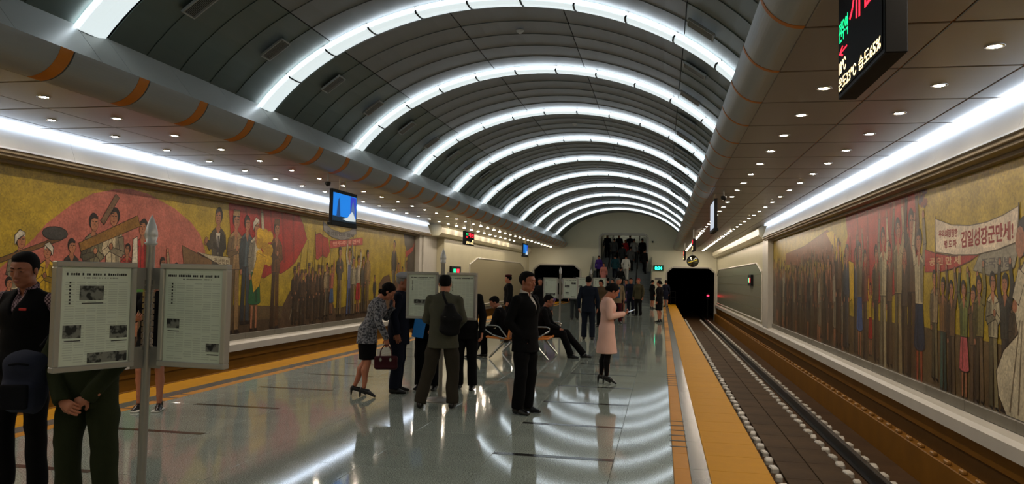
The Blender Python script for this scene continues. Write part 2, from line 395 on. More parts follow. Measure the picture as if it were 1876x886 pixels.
# ------------------------------------------------------------------ vault panels, arch lights
AY = [7.75 + 4.2 * i for i in range(-1, 11)]           # near edge of every arch light
shell = MB()
n = 40
for dr0 in (.12,):
    V = []; F = []
    for y in (Y0, YE + .1):
        for k in range(n + 1): x, z = vault(T1 + (T0 - T1) * k / n, .12); V.append((x, y, z))
    for k in range(n): F.append((k, k + 1, n + 2 + k, n + 1 + k))
    shell.add(V, F)
ce = shell.build('ceiling', backing); ce['kind'] = 'structure'
def curved(t0, t1, yA, yB, rA, rB, th, seg, mt, name, smooth=False):
    """panel bent along the vault from t0 to t1; radius offset rA at yA and rB at yB"""
    V = []; F = []
    for k in range(seg + 1):
        t = t0 + (t1 - t0) * k / seg
        for (y, r) in ((yA, rA), (yB, rB), (yB, rB + th), (yA, rA + th)):
            x, z = vault(t, r); V.append((x, y, z))
    for k in range(seg):
        for j in range(4): a = k * 4 + j; b = k * 4 + (j + 1) % 4; F.append((a, b, b + 4, a + 4))
    F += [(0, 1, 2, 3), (seg * 4, seg * 4 + 3, seg * 4 + 2, seg * 4 + 1)]
    mb = MB(); mb.add(V, F)
    return mb.data(name, mt)
def t_at(x): return math.acos(max(-1, min(1, (x - EA) / ERX)))
seams = [T0, t_at(-5.5), t_at(-3.6), t_at(-1.65), t_at(.3), T1]
BAY, LW = 4.2, .52
NR = 5
pan = {}
for r in range(NR):
    a = LW + .04 + (BAY - LW - .04) * r / NR; b = LW + .04 + (BAY - LW - .04) * (r + 1) / NR - .006
    for c in range(5):
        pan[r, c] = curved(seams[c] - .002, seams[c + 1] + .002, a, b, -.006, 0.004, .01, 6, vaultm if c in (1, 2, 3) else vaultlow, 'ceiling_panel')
for y in AY[:] :
    for r in range(NR):
        for c in range(5):
            if y + LW + (BAY - LW) * r / NR > YE - .3: continue
            link('ceiling_panel', pan[r, c], ce, (0, y, 0))
NS = 11
segmesh = []
for k in range(NS):
    ta = T0 + (T1 - T0) * k / NS; tb = T0 + (T1 - T0) * (k + 1) / NS
    e = .0035
    V = []; F = []; S = 4
    prof = [(0.0, -.02), (0.0, -.09), (.16, -.10), (.34, -.075), (LW - .02, -.02), (LW - .02, .03), (0.0, .03)]
    P = len(prof)
    for q in range(S + 1):
        t = ta - e + (tb - ta + 2 * e) * q / S
        for (yy, rr) in prof: x, z = vault(t, rr); V.append((x, yy, z))
    for q in range(S):
        for j in range(P): a = q * P + j; b = q * P + (j + 1) % P; F.append((a, b, b + P, a + P))
    F += [tuple(range(P)), tuple(range(S * P, S * P + P))]
    segmesh.append(MB().add(V, F, 0).data('glow_band_segment', archface))
jointmesh = []
for k in range(NS + 1):
    jm = MB()
    t = T0 + (T1 - T0) * k / NS; V = []
    for tt in (t - .003, t + .003):
        for (yy, rr) in ((-.012, -.015), (-.012, -.105), (.16, -.112), (.34, -.085), (LW - .01, -.03), (LW - .01, .0)): x, z = vault(tt, rr); V.append((x, yy, z))
    jm.add(V, [(i, (i + 1) % 6, 6 + (i + 1) % 6, 6 + i) for i in range(6)] + [tuple(range(6)), tuple(range(6, 12))]); jointmesh.append(jm.data('joint', black))
def arc_strip(y0, y1, r0, r1, mt, name, seg=44, a=T0, b=T1):
    V = []; F = []
    for k in range(seg + 1):
        t = a + (b - a) * k / seg
        for (y, r) in ((y0, r0), (y1, r0), (y1, r1), (y0, r1)): x, z = vault(t, r); V.append((x, y, z))
    for k in range(seg):
        for j in range(4): p_ = k * 4 + j; q_ = k * 4 + (j + 1) % 4; F.append((p_, q_, q_ + 4, p_ + 4))
    return MB().add(V, F).data(name, mt)
stripmesh = arc_strip(-.014, -.004, -.055, -.015, strip, 'led_strip')
ordn = ['nearest', 'second', 'third', 'fourth', 'fifth', 'sixth', 'seventh', 'eighth', 'ninth', 'tenth', 'eleventh', 'farthest']
for i, y in enumerate(AY):
    if y + LW > YE: continue
    lab = ('white glowing arch light across the vault, partly cut off at the top left corner' if i == 1 else
           'white glowing arch light across the vault above the viewer' if i == 0 else
           'white glowing arch light, %s across the vault counting from the camera' % ordn[min(i - 1, 10)])
    if i == len(AY) - 1 or AY[i + 1] + LW > YE if i + 1 < len(AY) else True: lab = 'white glowing arch light closest to the far end wall'
    t = thing('arch_light', lab, 'ceiling light', (0, y, 0), 0, 'arch lights across the vault')
    for sm in segmesh: link('glow_band_segment', sm, t)
    link('led_strip', stripmesh, t)
    for q_ in jointmesh: link('joint', q_, t)
# vents and smoke detectors on the vault
ventm = mat('vent_frame', (165, 168, 168), rough=.5, metal=.4)
def vent_mesh():
    f = MB(); w, h = .22, .14
    f.box(-w, w, -h, -h + .02, -.02, .012); f.box(-w, w, h - .02, h, -.02, .012); f.box(-w, -w + .02, -h, h, -.02, .012); f.box(w - .02, w, -h, h, -.02, .012)
    return f.data('vent_frame', ventm)
vf = vent_mesh(); vs = MB().box(-.21, .21, -.009, .009, -.003, .003, rot=Matrix.Rotation(.6, 3, 'X')).data('vent_slat', ventm); vb = MB().box(-.21, .21, -.13, .13, .013, .018).data('vent_back', black)
def vent(t, y, lab, slats):
    x, z = vault(t, -.06); ang = math.atan2(ERZ * math.cos(t), -ERX * math.sin(t))
    e = thing('air_vent', lab, 'air vent', (x, y, z), 0, 'air vents in the vault')
    nx, nz = -(math.cos(t) / ERX), -(math.sin(t) / ERZ); L = math.hypot(nx, nz)
    down = Vector((nx / L, 0, nz / L)); tang = Vector((0, 1, 0)).cross(-down)
    R3 = Matrix((tuple(tang), (0, 1, 0), tuple(-down))).transposed(); e.rotation_euler = R3.to_euler()
    link('vent_frame', vf, e); link('vent_back', vb, e)
    if slats:
        for k in range(9): link('vent_slat', vs, e, (0, -.112 + .028 * k, 0))
vname = lambda q: 'unseen' if q < 0 else ordn[min(q, 10)]
for i in range(1, 9):
    for j, f in enumerate((.30, .78)):
        y = AY[i] + BAY * f; 
        if y > 46: continue
        side = 'left'
        ordv = i * 2 + j
        vent(t_at(-6.05), y, 'slatted air vent on the left of the vault, %s arch light' % (('just past the ' if j == 0 else 'just before the ') + vname(i - 1 + j)), i < 5)
        vent(t_at(.55), y, 'slatted air vent on the right of the vault, %s arch light' % (('just past the ' if j == 0 else 'just before the ') + vname(i - 1 + j)), i < 5)
detm = mat('detector_white', (200, 202, 200), rough=.4)
det = MB().lathe([(0.001, -.06), (.03, -.058), (.05, -.04), (.055, -.02), (.075, -.015), (.075, 0), (.001, 0)], 14).data('smoke_detector', detm)
for k, (x, y, w_) in enumerate(((-2.6, 13.7, 'second'), (-2.55, 22.3, 'fourth'), (-2.6, 31.0, 'sixth'))):
    x_, z_ = vault(t_at(x), -.02)
    setp(link('smoke_detector', det, None, (x_, y, z_)), 'small white smoke detector at the vault crown, past the %s arch light' % w_, 'smoke detector', 'smoke detectors')
# ------------------------------------------------------------------ rounded soffits (ducts), fascias, aisle ceilings, downlights
UNITS = 'zeroth first second third fourth fifth sixth seventh eighth ninth tenth eleventh twelfth thirteenth fourteenth fifteenth sixteenth seventeenth eighteenth nineteenth twentieth'.split()
def nth(n): return UNITS[n] if n <= 20 else ('thirtieth' if n == 30 else 'fortieth' if n == 40 else ('twenty-', 'thirty-', 'forty-')[(n - 20) // 10] + UNITS[n % 10])
FIRST = {('inner', 'left'): 7.9, ('outer', 'left'): 9.1, ('inner', 'right'): 8.0, ('outer', 'right'): 6.7}
def dl_label(nm, side, y):
    n = int((y - FIRST[nm, side]) / 1.28 + .5) + 1
    if y < FIRST[nm, side]: return 'small round downlight out of view, %s row, %s aisle' % (nm, side)
    return 'small round downlight, %s in the %s row of the %s aisle from the camera' % (nth(n), nm, side)
def aisle(side):
    s = 1 if side == 'right' else -1
    zc = ZCR if s > 0 else ZCL
    xc = 1.05 if s > 0 else -6.80; r = .33 if s > 0 else .42       # contact with the flat ceiling, radius
    P = 1.28; Yoff = 6.14 if s > 0 else 7.32
    ys = [Yoff + P * k for k in range(-5, 38)]; ys = [y for y in ys if y < YE]
    root = MB(); a, b = sorted((xc, XR + .2 if s > 0 else XL - .2)); root.box(a, b, Y0, YE + .1, zc + .02, zc + .06)
    o = root.build('ceiling', orange); o['kind'] = 'structure'
    # duct section: quarter round + fascia behind it
    def arcpts(rr, n=16): return [(xc - s * (0) - s * rr * math.sin(a_) * 1.0, zc + r - rr * math.cos(a_)) for a_ in [math.pi / 2 * .84 * k / n for k in range(n + 1)]]
    g = .012
    V = []; F = []; pts = arcpts(r); n = len(pts)
    for (y, rr) in ((g, r + .0), (P - g, r)):
        for (x, z) in arcpts(rr): V.append((x, y, z))
    for (y, rr) in ((P - g, r - .03), (g, r - .03)):
        for (x, z) in arcpts(rr): V.append((x, y, z))
    for q in range(4):
        for k in range(n - 1): a_ = q * n + k; b_ = ((q + 1) % 4) * n + k; F.append((a_, a_ + 1, b_ + 1, b_))
    dm = MB().add(V, F, 0, False); me = dm.data('duct_panel', ductm)
    # orange joint band around the rounded soffit
    wb = .20 if s < 0 else .05
    V = []; F = []
    for (y, rr) in ((-wb, r + .004), (-g - .004 if s < 0 else g, r + .004), (-g if s < 0 else g, r - .02), (-wb, r - .02)):
        for (x, z) in arcpts(rr): V.append((x, y, z))
    for q in range(4):
        for k in range(n - 1): a_ = q * n + k; b_ = ((q + 1) % 4) * n + k; F.append((a_, a_ + 1, b_ + 1, b_))
    om = MB().add(V, F).data('joint_band', orange)
    back = MB(); V = []; F = []
    for y in (Y0, YE):
        for (x, z) in arcpts(r - .035): V.append((x, y, z))
    for k in range(n - 1): F.append((k, k + 1, n + k + 1, n + k))
    back.add(V, F); back.build('duct_backing', backing, o)
    for y in ys:
        link('duct_panel', me, o, (0, y, 0)); link('joint_band', om, o, (0, y, 0))
    # fascia panels
    fx0, fz0 = arcpts(r)[-1]; fx1, fz1 = vault(T1 if s > 0 else T0, 0.0)
    if s < 0:
        for i, y in enumerate(AY):
            segs = [(y, y + LW)] + [(y + LW + (BAY - LW) * k / 3, y + LW + (BAY - LW) * (k + 1) / 3) for k in range(3)]
            for (a_, b_) in segs:
                if b_ > YE: continue
                MB().prism([(fx0, fz0), (fx1 + .02, fz1 + .04), (fx1 - .02, fz1 + .04), (fx0 - .04, fz0)], 'y', a_ + .004, b_ - .004).build('fascia_panel', fasciam, o)
    else:
        MB().prism([(fx0, fz0), (fx1 - .02, fz1 + .04), (fx1 + .02, fz1 + .04), (fx0 + .04, fz0)], 'y', Y0, YE).build('fascia_panel', fasciam, o)
    MB().prism([(fx0, fz0 - .02), (fx1 - s * .02, fz1 + .06), (fx1 + s * .2, fz1 + .06), (fx0 + s * .2, fz0 - .02)] if False else [(fx0 + s * .05, fz0 - .02), (fx1 + s * .05, fz1 + .06), (fx1 + s * .2, fz1 + .06), (fx0 + s * .2, fz0 - .02)], 'y', Y0, YE).build('fascia_backing', backing, o)
    # flat panels
    cols = [xc, 2.1, 3.12, XR + .1] if s > 0 else [xc, -7.9, -8.93, XL - .1]
    zslope = .0
    for c in range(3):
        a_, b_ = sorted((cols[c], cols[c + 1]))
        pm = MB().box(a_ + .006, b_ - .006, .018, P - .018, zc, zc + .015, 0, .006).data('ceiling_panel', aislepanel)
        for y in ys:
            link('ceiling_panel', pm, o, (0, y, 0))
    # downlights
    ring = MB().lathe([(.078, .0), (.078, -.008), (.06, -.012), (.052, .0)], 16).data('lamp_ring', chrome)
    lens = MB().lathe([(.054, -.003), (.03, -.012), (.001, -.014)], 14).data('lamp_lens', lampm)
    xi, xo = (1.575, 2.635) if s > 0 else (-7.39, -8.43)
    y0 = 8.08 - 3 * P if s > 0 else 8.0 - 3 * P
    for k in range(-9, 38):
        y = y0 + P * k
        if y > YE - .6: continue
        if abs(y - y0) < 0: continue
        for x, nm in ((xi, 'inner'), (xo, 'outer')):
            if nm == 'outer' and s < 0 and y > 45: continue
            e = thing('downlight', dl_label(nm, side, y), 'ceiling light', (x, y + (0 if s > 0 else 0.0), zc), 0, '%s row of downlights, %s aisle' % (nm, side))
            link('lamp_lens', lens, e)
            if y < 30: link('lamp_ring', ring, e)
    return o
CL = aisle('left'); CR = aisle('right')
# ------------------------------------------------------------------ the hall goes on behind the viewer
YB = -13.0
o = MB().box(EL, ER, YB, Y0, -1.3, -.001).build('floor', granite); o['kind'] = 'structure'
o = MB().box(ER, 3.9, YB, Y0, -1.25, -1.02).box(XL, EL, YB, Y0, -1.25, -1.02).build('track_bed', bedm); o['kind'] = 'structure'
o = MB().box(XR - .1, XR + .4, YB, Y0, -1.2, 4.0).build('wall_right', cream); o['kind'] = 'structure'
o = MB().box(XL - .4, XL + .1, YB, Y0, -1.2, 4.1).build('wall_left', cream); o['kind'] = 'structure'
o = MB().box(XL - .4, XR + .4, YB - .2, YB, -1.2, 7).build('wall_back', creamend); o['kind'] = 'structure'
V = []; F = []
for y in (YB, Y0 + .02):
    for k in range(41): x, z = vault(T1 + (T0 - T1) * k / 40, .02); V.append((x, y, z))
for k in range(40): F.append((k, k + 1, 42 + k, 41 + k))
mb = MB().add(V, F); mb.box(.75, XR + .2, YB, Y0, ZCR, ZCR + .06); mb.box(XL - .2, -6.5, YB, Y0, ZCL, ZCL + .06)
mb.box(.75, 1.5, YB, Y0, ZCR, 4.5); mb.box(-6.95, -6.5, YB, Y0, ZCL, 4.5)
o = mb.build('ceiling', vaultm); o['kind'] = 'structure'
for q in range(3):
    t = thing('arch_light', 'white glowing arch light behind the viewer', 'ceiling light', (0, AY[0] - 4.2 * (q + 1), 0), 0, 'arch lights behind the viewer')
    for sm in segmesh: link('glow_band_segment', sm, t)
    link('led_strip', stripmesh, t)
# ------------------------------------------------------------------ murals: flat glass mosaic, laid as thin coloured inlays
def mosaic_mat(name, rough=.32):
    mt = mat(name, (255, 255, 255), rough=rough, attr=True)
    nt = mt.node_tree; b = nt.nodes['Principled BSDF']
    src = b.inputs['Base Color'].links[0].from_socket if b.inputs['Base Color'].links else [n for n in nt.nodes if n.type == 'VERTEX_COLOR'][0].outputs[0]
    tc = nt.nodes.new('ShaderNodeTexCoord'); mp = nt.nodes.new('ShaderNodeMapping'); nt.links.new(tc.outputs['Object'], mp.inputs[0])
    vo = nt.nodes.new('ShaderNodeTexVoronoi'); vo.inputs['Scale'].default_value = 34
    nt.links.new(mp.outputs[0], vo.inputs['Vector'])
    hs = nt.nodes.new('ShaderNodeSeparateColor'); nt.links.new(vo.outputs['Color'], hs.inputs[0])
    mr = nt.nodes.new('ShaderNodeMapRange'); mr.inputs[3].default_value = .78; mr.inputs[4].default_value = 1.22; nt.links.new(hs.outputs[0], mr.inputs[0])
    nz = nt.nodes.new('ShaderNodeTexNoise'); nz.inputs['Scale'].default_value = 3; nz.inputs['Detail'].default_value = 6; nt.links.new(tc.outputs['Object'], nz.inputs['Vector'])
    m2 = nt.nodes.new('ShaderNodeMapRange'); m2.inputs[1].default_value = .3; m2.inputs[2].default_value = .7; m2.inputs[3].default_value = .68; m2.inputs[4].default_value = 1.1; nt.links.new(nz.outputs[0], m2.inputs[0])
    ml = nt.nodes.new('ShaderNodeMath'); ml.operation = 'MULTIPLY'; nt.links.new(mr.outputs[0], ml.inputs[0]); nt.links.new(m2.outputs[0], ml.inputs[1])
    sc_ = nt.nodes.new('ShaderNodeVectorMath'); sc_.operation = 'SCALE'; nt.links.new(src, sc_.inputs[0]); nt.links.new(ml.outputs[0], sc_.inputs['Scale'])
    nt.links.new(sc_.outputs[0], b.inputs['Base Color'])
    bp = nt.nodes.new('ShaderNodeBump'); bp.inputs['Strength'].default_value = .35; bp.inputs['Distance'].default_value = .006
    nt.links.new(hs.outputs[1], bp.inputs['Height']); nt.links.new(bp.outputs[0], b.inputs['Normal'])
    return mt
mosaic = mosaic_mat('mosaic')
class Art:
    """layers of flat polygons in the wall plane; every polygon a little in front of the one before"""
    def __init__(s, root, xw, sgn, xbase=0.0): s.root = root; s.xw = xw; s.sgn = sgn; s.lay = 0; s.step = .000012; s.placed = []
    def start(s): s.V = []; s.F = []; s.C = []; s.lay = 0
    def level(s, y0, y1, z0, z1):
        lv = 1 + max([q[4] for q in s.placed if q[0] < y1 and q[1] > y0 and q[2] < z1 and q[3] > z0] or [0])
        s.placed.append((y0, y1, z0, z1, lv)); return lv * .0006
    def poly(s, pts, rgb, outline=None, ow=.016):
        pts = [(float(a), float(b)) for a, b in pts]
        if outline is not None:
            c = (sum(p[0] for p in pts) / len(pts), sum(p[1] for p in pts) / len(pts))
            n = len(pts); area = sum(pts[i][0] * pts[(i + 1) % n][1] - pts[(i + 1) % n][0] * pts[i][1] for i in range(n))
            sg = 1 if area > 0 else -1; big = []
            for i in range(n):
                a, b, d = Vector(pts[i - 1]), Vector(pts[i]), Vector(pts[(i + 1) % n])
                e1 = (b - a); e2 = (d - b)
                n1 = Vector((e1.y, -e1.x)); n2 = Vector((e2.y, -e2.x))
                if n1.length > 0: n1.normalize()
                if n2.length > 0: n2.normalize()
                q = n1 + n2
                if q.length < .3: q = n1
                q = q.normalized() * ow * sg; big.append((b.x + q.x, b.y + q.y))
            s._emit(big, outline)
        s._emit(pts, rgb)
    def _emit(s, pts, rgb):
        s.lay += 1; o = len(s.V); x = s.xw - s.sgn * s.lay * s.step
        s.V += [(x, a, b) for a, b in pts]; s.F.append(tuple(range(o, o + len(pts)))); s.C.append(lin(rgb) + (1,))
    def done(s, name, label=None):
        ys = [v[1] for v in s.V]; zs = [v[2] for v in s.V]; lv = s.level(min(ys), max(ys), min(zs), max(zs))
        s.V = [(v[0] - s.sgn * lv, v[1], v[2]) for v in s.V]
        me = bpy.data.meshes.new(name); me.from_pydata(s.V, [], s.F); me.materials.append(mosaic)
        ca = me.color_attributes.new('col', 'FLOAT_COLOR', 'CORNER')
        cols = []
        for p, c in zip(me.polygons, s.C): cols += list(c) * p.loop_total
        ca.data.foreach_set('color', cols)
        bm = bmesh.new(); bm.from_mesh(me); bmesh.ops.triangulate(bm, faces=[f for f in bm.faces if len(f.verts) > 4])
        bm.to_mesh(me); bm.free(); me.update()
        o = link(name, me, s.root)
        if label: o['label'] = label
        return o
SK = (158, 104, 74); DK = (38, 26, 20)
def ellp(cy, cz, ry, rz, n=12, a0=0, a1=2 * math.pi): return [(cy + ry * math.cos(a0 + (a1 - a0) * k / n), cz + rz * math.sin(a0 + (a1 - a0) * k / n)) for k in range(n)]
def limb(a, b, wa, wb):
    a, b = Vector(a), Vector(b); d = (b - a).normalized(); n_ = Vector((-d.y, d.x))
    return [tuple(a + n_ * wa), tuple(b + n_ * wb), tuple(b - n_ * wb), tuple(a - n_ * wa)]
def figure(A, y, ztop, H, top, low, pose='down', skirt=False, face=1, zcut=.2, hat=None, hair=(30, 22, 18), skin=SK, legs=None, apron=None, bare=False, label=None, name='figure', dim=1.0):
    """a mosaic figure: ztop = crown of the head, H = height of the full figure, face=+1 looks towards +y"""
    u = H / 7.2; f = face
    D = lambda c: tuple(int(v * dim) for v in c)
    top, low, skin = D(top), D(low), D(skin)
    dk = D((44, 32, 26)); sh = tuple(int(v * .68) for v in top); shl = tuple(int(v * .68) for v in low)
    zh = ztop - .55 * u; zs = ztop - 1.45 * u; zw = ztop - 3.0 * u; zk = ztop - 5.3 * u; zf = ztop - 7.1 * u
    C = lambda P: [(a, max(b, zcut)) for a, b in P]
    A.start()
    yw = .62 * u
    if skirt:
        ln = zk if not bare else zk + .2 * u
        for q in (-1, 1):
            if zf < zk and ln > zcut + .1: A.poly(C(limb((y + q * .25 * u, ln + .3 * u), (y + q * .28 * u, zf + .15 * u), .16 * u, .1 * u)), legs or skin, dk)
            if zf > zcut - .1: A.poly(C([(y + q * .28 * u - .12 * u, zf + .2 * u), (y + q * .28 * u + .12 * u, zf + .2 * u), (y + q * .28 * u + .3 * u * f, zf), (y + q * .28 * u - .15 * u, zf)]), D((40, 30, 28)))
        A.poly(C([(y - .4 * u, zw + .2 * u), (y + .4 * u, zw + .2 * u), (y + .75 * u, ln), (y + .3 * u, ln - .12 * u), (y - .3 * u, ln - .12 * u), (y - .75 * u, ln)]), low, dk)
        A.poly(C([(y + .05 * u, zw), (y + .2 * u, zw), (y + .35 * u, ln), (y + .15 * u, ln)]), shl)
    else:
        for q in (-1, 1):
            A.poly(C([(y + q * .42 * u - .02 * q * u, zw + .1 * u), (y + q * .02 * u, zw + .1 * u), (y + q * .12 * u, zf + .2 * u), (y + q * .55 * u, zf + .2 * u)]), low if q == f else shl, dk)
            if zf > zcut - .1: A.poly(C([(y + q * .34 * u - .18 * u, zf + .25 * u), (y + q * .34 * u + .18 * u, zf + .25 * u), (y + q * .34 * u + .42 * u * f, zf), (y + q * .34 * u - .2 * u, zf)]), D((36, 28, 26)))
    # arms behind
    def arm(q, up):
        s0 = (y + q * .55 * u, zs - .15 * u)
        if up: e, h = (y + q * .8 * u, zs + .75 * u), (y + q * .62 * u, zs + 1.85 * u)
        elif pose == 'hold': e, h = (y + q * .75 * u, zw + .45 * u), (y + f * .35 * u, zw + .75 * u)
        elif pose == 'lean': e, h = (y + q * .7 * u, zw + .6 * u), (y + f * 1.0 * u, zw + .9 * u)
        else: e, h = (y + q * .72 * u, zw + .5 * u), (y + q * .62 * u, zw - .5 * u)
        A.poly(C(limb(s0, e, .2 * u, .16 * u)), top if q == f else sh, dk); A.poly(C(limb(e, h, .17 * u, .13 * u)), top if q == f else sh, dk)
        d = (Vector(h) - Vector(e)).normalized() * .2 * u
        A.poly(C(ellp(h[0] + d.x, h[1] + d.y, .14 * u, .18 * u, 8)), skin, dk, .01)
    ups = {'up': (1, 1), 'one': (0, 1), 'down': (0, 0), 'hold': (0, 0), 'lean': (0, 0)}[pose]
    if ups[0]: arm(-f, True)
    # torso
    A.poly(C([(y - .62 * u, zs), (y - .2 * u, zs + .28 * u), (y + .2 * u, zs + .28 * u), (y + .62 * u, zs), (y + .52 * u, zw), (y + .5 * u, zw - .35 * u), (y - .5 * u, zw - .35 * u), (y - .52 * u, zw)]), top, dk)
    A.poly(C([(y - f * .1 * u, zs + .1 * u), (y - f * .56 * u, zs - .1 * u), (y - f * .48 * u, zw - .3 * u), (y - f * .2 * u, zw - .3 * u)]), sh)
    A.poly(C([(y + f * .12 * u, zs), (y + f * .16 * u, zs), (y + f * .12 * u, zw - .3 * u), (y + f * .07 * u, zw - .3 * u)]), dk)
    if apron: A.poly(C([(y - .3 * u, zs - .3 * u), (y + .3 * u, zs - .3 * u), (y + .42 * u, zw - 1.2 * u), (y - .42 * u, zw - 1.2 * u)]), D(apron), dk)
    A.poly(C([(y - .16 * u, zs + .15 * u), (y + .16 * u, zs + .15 * u), (y + .15 * u, zh - .2 * u), (y - .15 * u, zh - .2 * u)]), skin, dk, .008)
    A.poly(C([(y - .24 * u, zs + .28 * u), (y + .24 * u, zs + .28 * u), (y + .05 * u * f, zs - .3 * u)]), skin if hat != 'uniform' else top, None)
    if not ups[0]: arm(-f, False)
    arm(f, bool(ups[1]))
    # head: hair mass, face, features
    A.poly(ellp(y - f * .05 * u, zh + .1 * u, .36 * u, .48 * u, 14), D(hair), None)
    A.poly(ellp(y + f * .05 * u, zh - .05 * u, .29 * u, .42 * u, 14), skin, dk, .006)
    A.poly([(y + f * .08 * u, zh + .1 * u), (y + f * .26 * u, zh + .12 * u), (y + f * .26 * u, zh + .06 * u), (y + f * .08 * u, zh + .04 * u)], D((48, 30, 24)))
    A.poly([(y - f * .02 * u, zh + .1 * u), (y - f * .16 * u, zh + .12 * u), (y - f * .16 * u, zh + .06 * u), (y - f * .02 * u, zh + .04 * u)], D((48, 30, 24)))
    A.poly([(y + f * .06 * u, zh + .04 * u), (y + f * .13 * u, zh - .12 * u), (y + f * .02 * u, zh - .12 * u)], tuple(int(v * .72) for v in skin))
    A.poly([(y - f * .04 * u, zh - .22 * u), (y + f * .18 * u, zh - .2 * u), (y + f * .08 * u, zh - .27 * u)], D((120, 44, 36)))
    A.poly([(y - .32 * u, zh + .12 * u), (y - .28 * u, zh + .4 * u), (y, zh + .55 * u), (y + .3 * u, zh + .38 * u), (y + f * .3 * u, zh + .22 * u), (y, zh + .26 * u)], D(hair) if hat != 'cloth' else D((196, 190, 172)))
    if hat == 'cap': A.poly([(y - .36 * u, zh + .3 * u), (y + .36 * u, zh + .3 * u), (y + .3 * u, zh + .62 * u), (y - .3 * u, zh + .62 * u)], top, dk)
    if hat == 'cloth':
        A.poly([(y - f * .4 * u, zh - .25 * u), (y - f * .42 * u, zh + .25 * u), (y - f * .1 * u, zh + .6 * u), (y + f * .3 * u, zh + .45 * u), (y + f * .1 * u, zh + .28 * u), (y - f * .2 * u, zh + .1 * u)], D((190, 184, 166)), dk)
    return A.done(name, label)
def mural(side):
    s = 1 if side == 'right' else -1
    xw = XR if s > 0 else XL
    root = thing('mural', ('long gold mosaic mural with pink sun, red flag and workers, on the left wall' if s < 0 else
                           'long gold mosaic mural of a cheering crowd under a white banner, on the right wall'), 'mural')
    ztop = 3.06 if s > 0 else 3.27; zb = .25 if s > 0 else .21
    yend = 27.15 if s > 0 else 29.15
    A = Art(root, xw, s)
    GOLD = (164, 140, 34)
    A.start(); A.poly([(Y0, zb), (yend, zb), (yend, ztop), (Y0, ztop)], GOLD); A.done('gold_field')
    return root, A, zb, ztop, yend
def letters(A, s, string, yL, yR, z0, z1, rgb, bold=.01, slope=0.0):
    """lettering laid on the mural; yL is where a reader sees the first letter"""
    x = A.xw - A.sgn * A.level(min(yL, yR), max(yL, yR), z0, z1)
    mt = mat('letter_%d_%d_%d' % rgb, rgb, rough=.4)
    xd = (0, 1, slope) if A.sgn < 0 else (0, -1, slope)
    M = frame((x, yL, z0), xd, (0, 0, 1))
    o = text('lettering', string, z1 - z0, mt, A.root, M, width=abs(yR - yL), height=z1 - z0, ext=.0004, bold=bold)
    return o
# ---- left mural
ML, A, zb, zt, ye = mural('left')
A.start(); A.poly([(9.35, 1.0), (9.7, 1.6), (10.33, 2.10), (10.56, 2.34), (11.06, 2.69), (11.54, 2.93), (12.13, 3.08), (12.5, 3.12), (12.96, 3.09), (13.81, 2.88), (14.38, 2.64), (14.72, 2.40), (14.9, 2.1), (15.05, 1.6), (15.05, .8), (9.3, .8)], (172, 98, 84)); A.done('rising_sun', 'pale red disc of the rising sun')
A.start(); A.poly([(8.4, zb), (8.3, 1.9), (8.6, 2.4), (8.2, 2.9), (8.7, 3.0), (9.25, 2.9), (9.35, 2.3), (9.7, 1.7), (9.4, 1.2), (9.5, zb)], (42, 44, 34)); A.poly([(8.5, zb), (8.6, 1.2), (9.0, 1.6), (9.2, .9), (9.4, zb)], (70, 56, 40)); A.done('pine_tree')
A.start(); A.poly([(Y0, zb), (Y0, 1.1), (5, 1.3), (8, .9), (12, 1.0), (15.5, .9), (19, .75), (22, .6), (25, .8), (27, 1.3), (ye, 1.5), (ye, zb)], (92, 74, 48)); A.poly([(Y0, zb), (Y0, .6), (9, .5), (16, .5), (22, .42), (ye, .6), (ye, zb)], (74, 58, 42)); A.done('ground')
A.start()
A.poly([(15.75, 3.25), (17.3, 3.26), (19.16, 3.22), (19.45, 2.95), (19.70, 2.57), (19.45, 2.3), (19.06, 1.93), (18.7, 1.75), (18.30, 1.62), (17.9, 1.66), (17.43, 1.50), (16.6, 1.7), (15.93, 2.2)], (158, 32, 24), (90, 20, 16))
for k in range(5): A.poly([(16.4 + k * .6, 3.2), (16.5 + k * .6, 3.2), (17.0 + k * .5, 1.9), (16.9 + k * .5, 1.9)], (128, 24, 20))
A.done('red_flag', 'large red flag')
figure(A, 10.08, 2.20, 1.9, (176, 164, 134), (120, 110, 90), 'hold', hat='cloth', label='farmer in pale clothes')
A.start(); A.poly(limb((9.6, 1.7), (10.9, 2.14), .03, .03), (110, 78, 40), DK); A.poly(ellp(10.75, 2.2, .26, .1), (60, 58, 54), DK); A.done('spade')
figure(A, 10.62, 2.04, 1.75, (196, 160, 30), (160, 150, 120), 'hold', True, -1, hat='cloth', label='farm woman in yellow')
figure(A, 11.12, 2.14, 1.75, (52, 50, 46), (60, 54, 46), 'down', face=1)
figure(A, 11.60, 2.60, 2.2, (110, 104, 78), (96, 90, 70), 'hold', face=1, label='worker in olive')
figure(A, 12.10, 2.74, 2.35, (182, 168, 136), (150, 136, 108), 'hold', face=-1, label='worker in a pale shirt')
A.start(); A.poly(limb((11.3, 2.0), (12.75, 2.55), .07, .1), (128, 92, 36), DK); A.poly(limb((11.8, 2.45), (12.15, 2.95), .05, .05), (110, 84, 60), DK); A.done('timber_beam')
figure(A, 12.47, 2.12, 1.5, (168, 50, 38), (80, 60, 48), 'down', face=-1)
figure(A, 12.88, 2.60, 2.3, (164, 36, 34), (170, 160, 140), 'down', True, -1, label='woman in red with a white shawl')
A.start(); A.poly([(12.62, 2.2), (12.72, 2.25), (12.78, 1.5), (12.6, 1.5)], (206, 198, 178), DK); A.poly([(13.08, 2.25), (13.2, 2.18), (13.2, 1.5), (13.02, 1.5)], (206, 198, 178), DK); A.poly([(12.6, 1.5), (13.25, 1.5), (13.35, .9), (12.5, .9)], (60, 110, 34), DK); A.done('shawl')
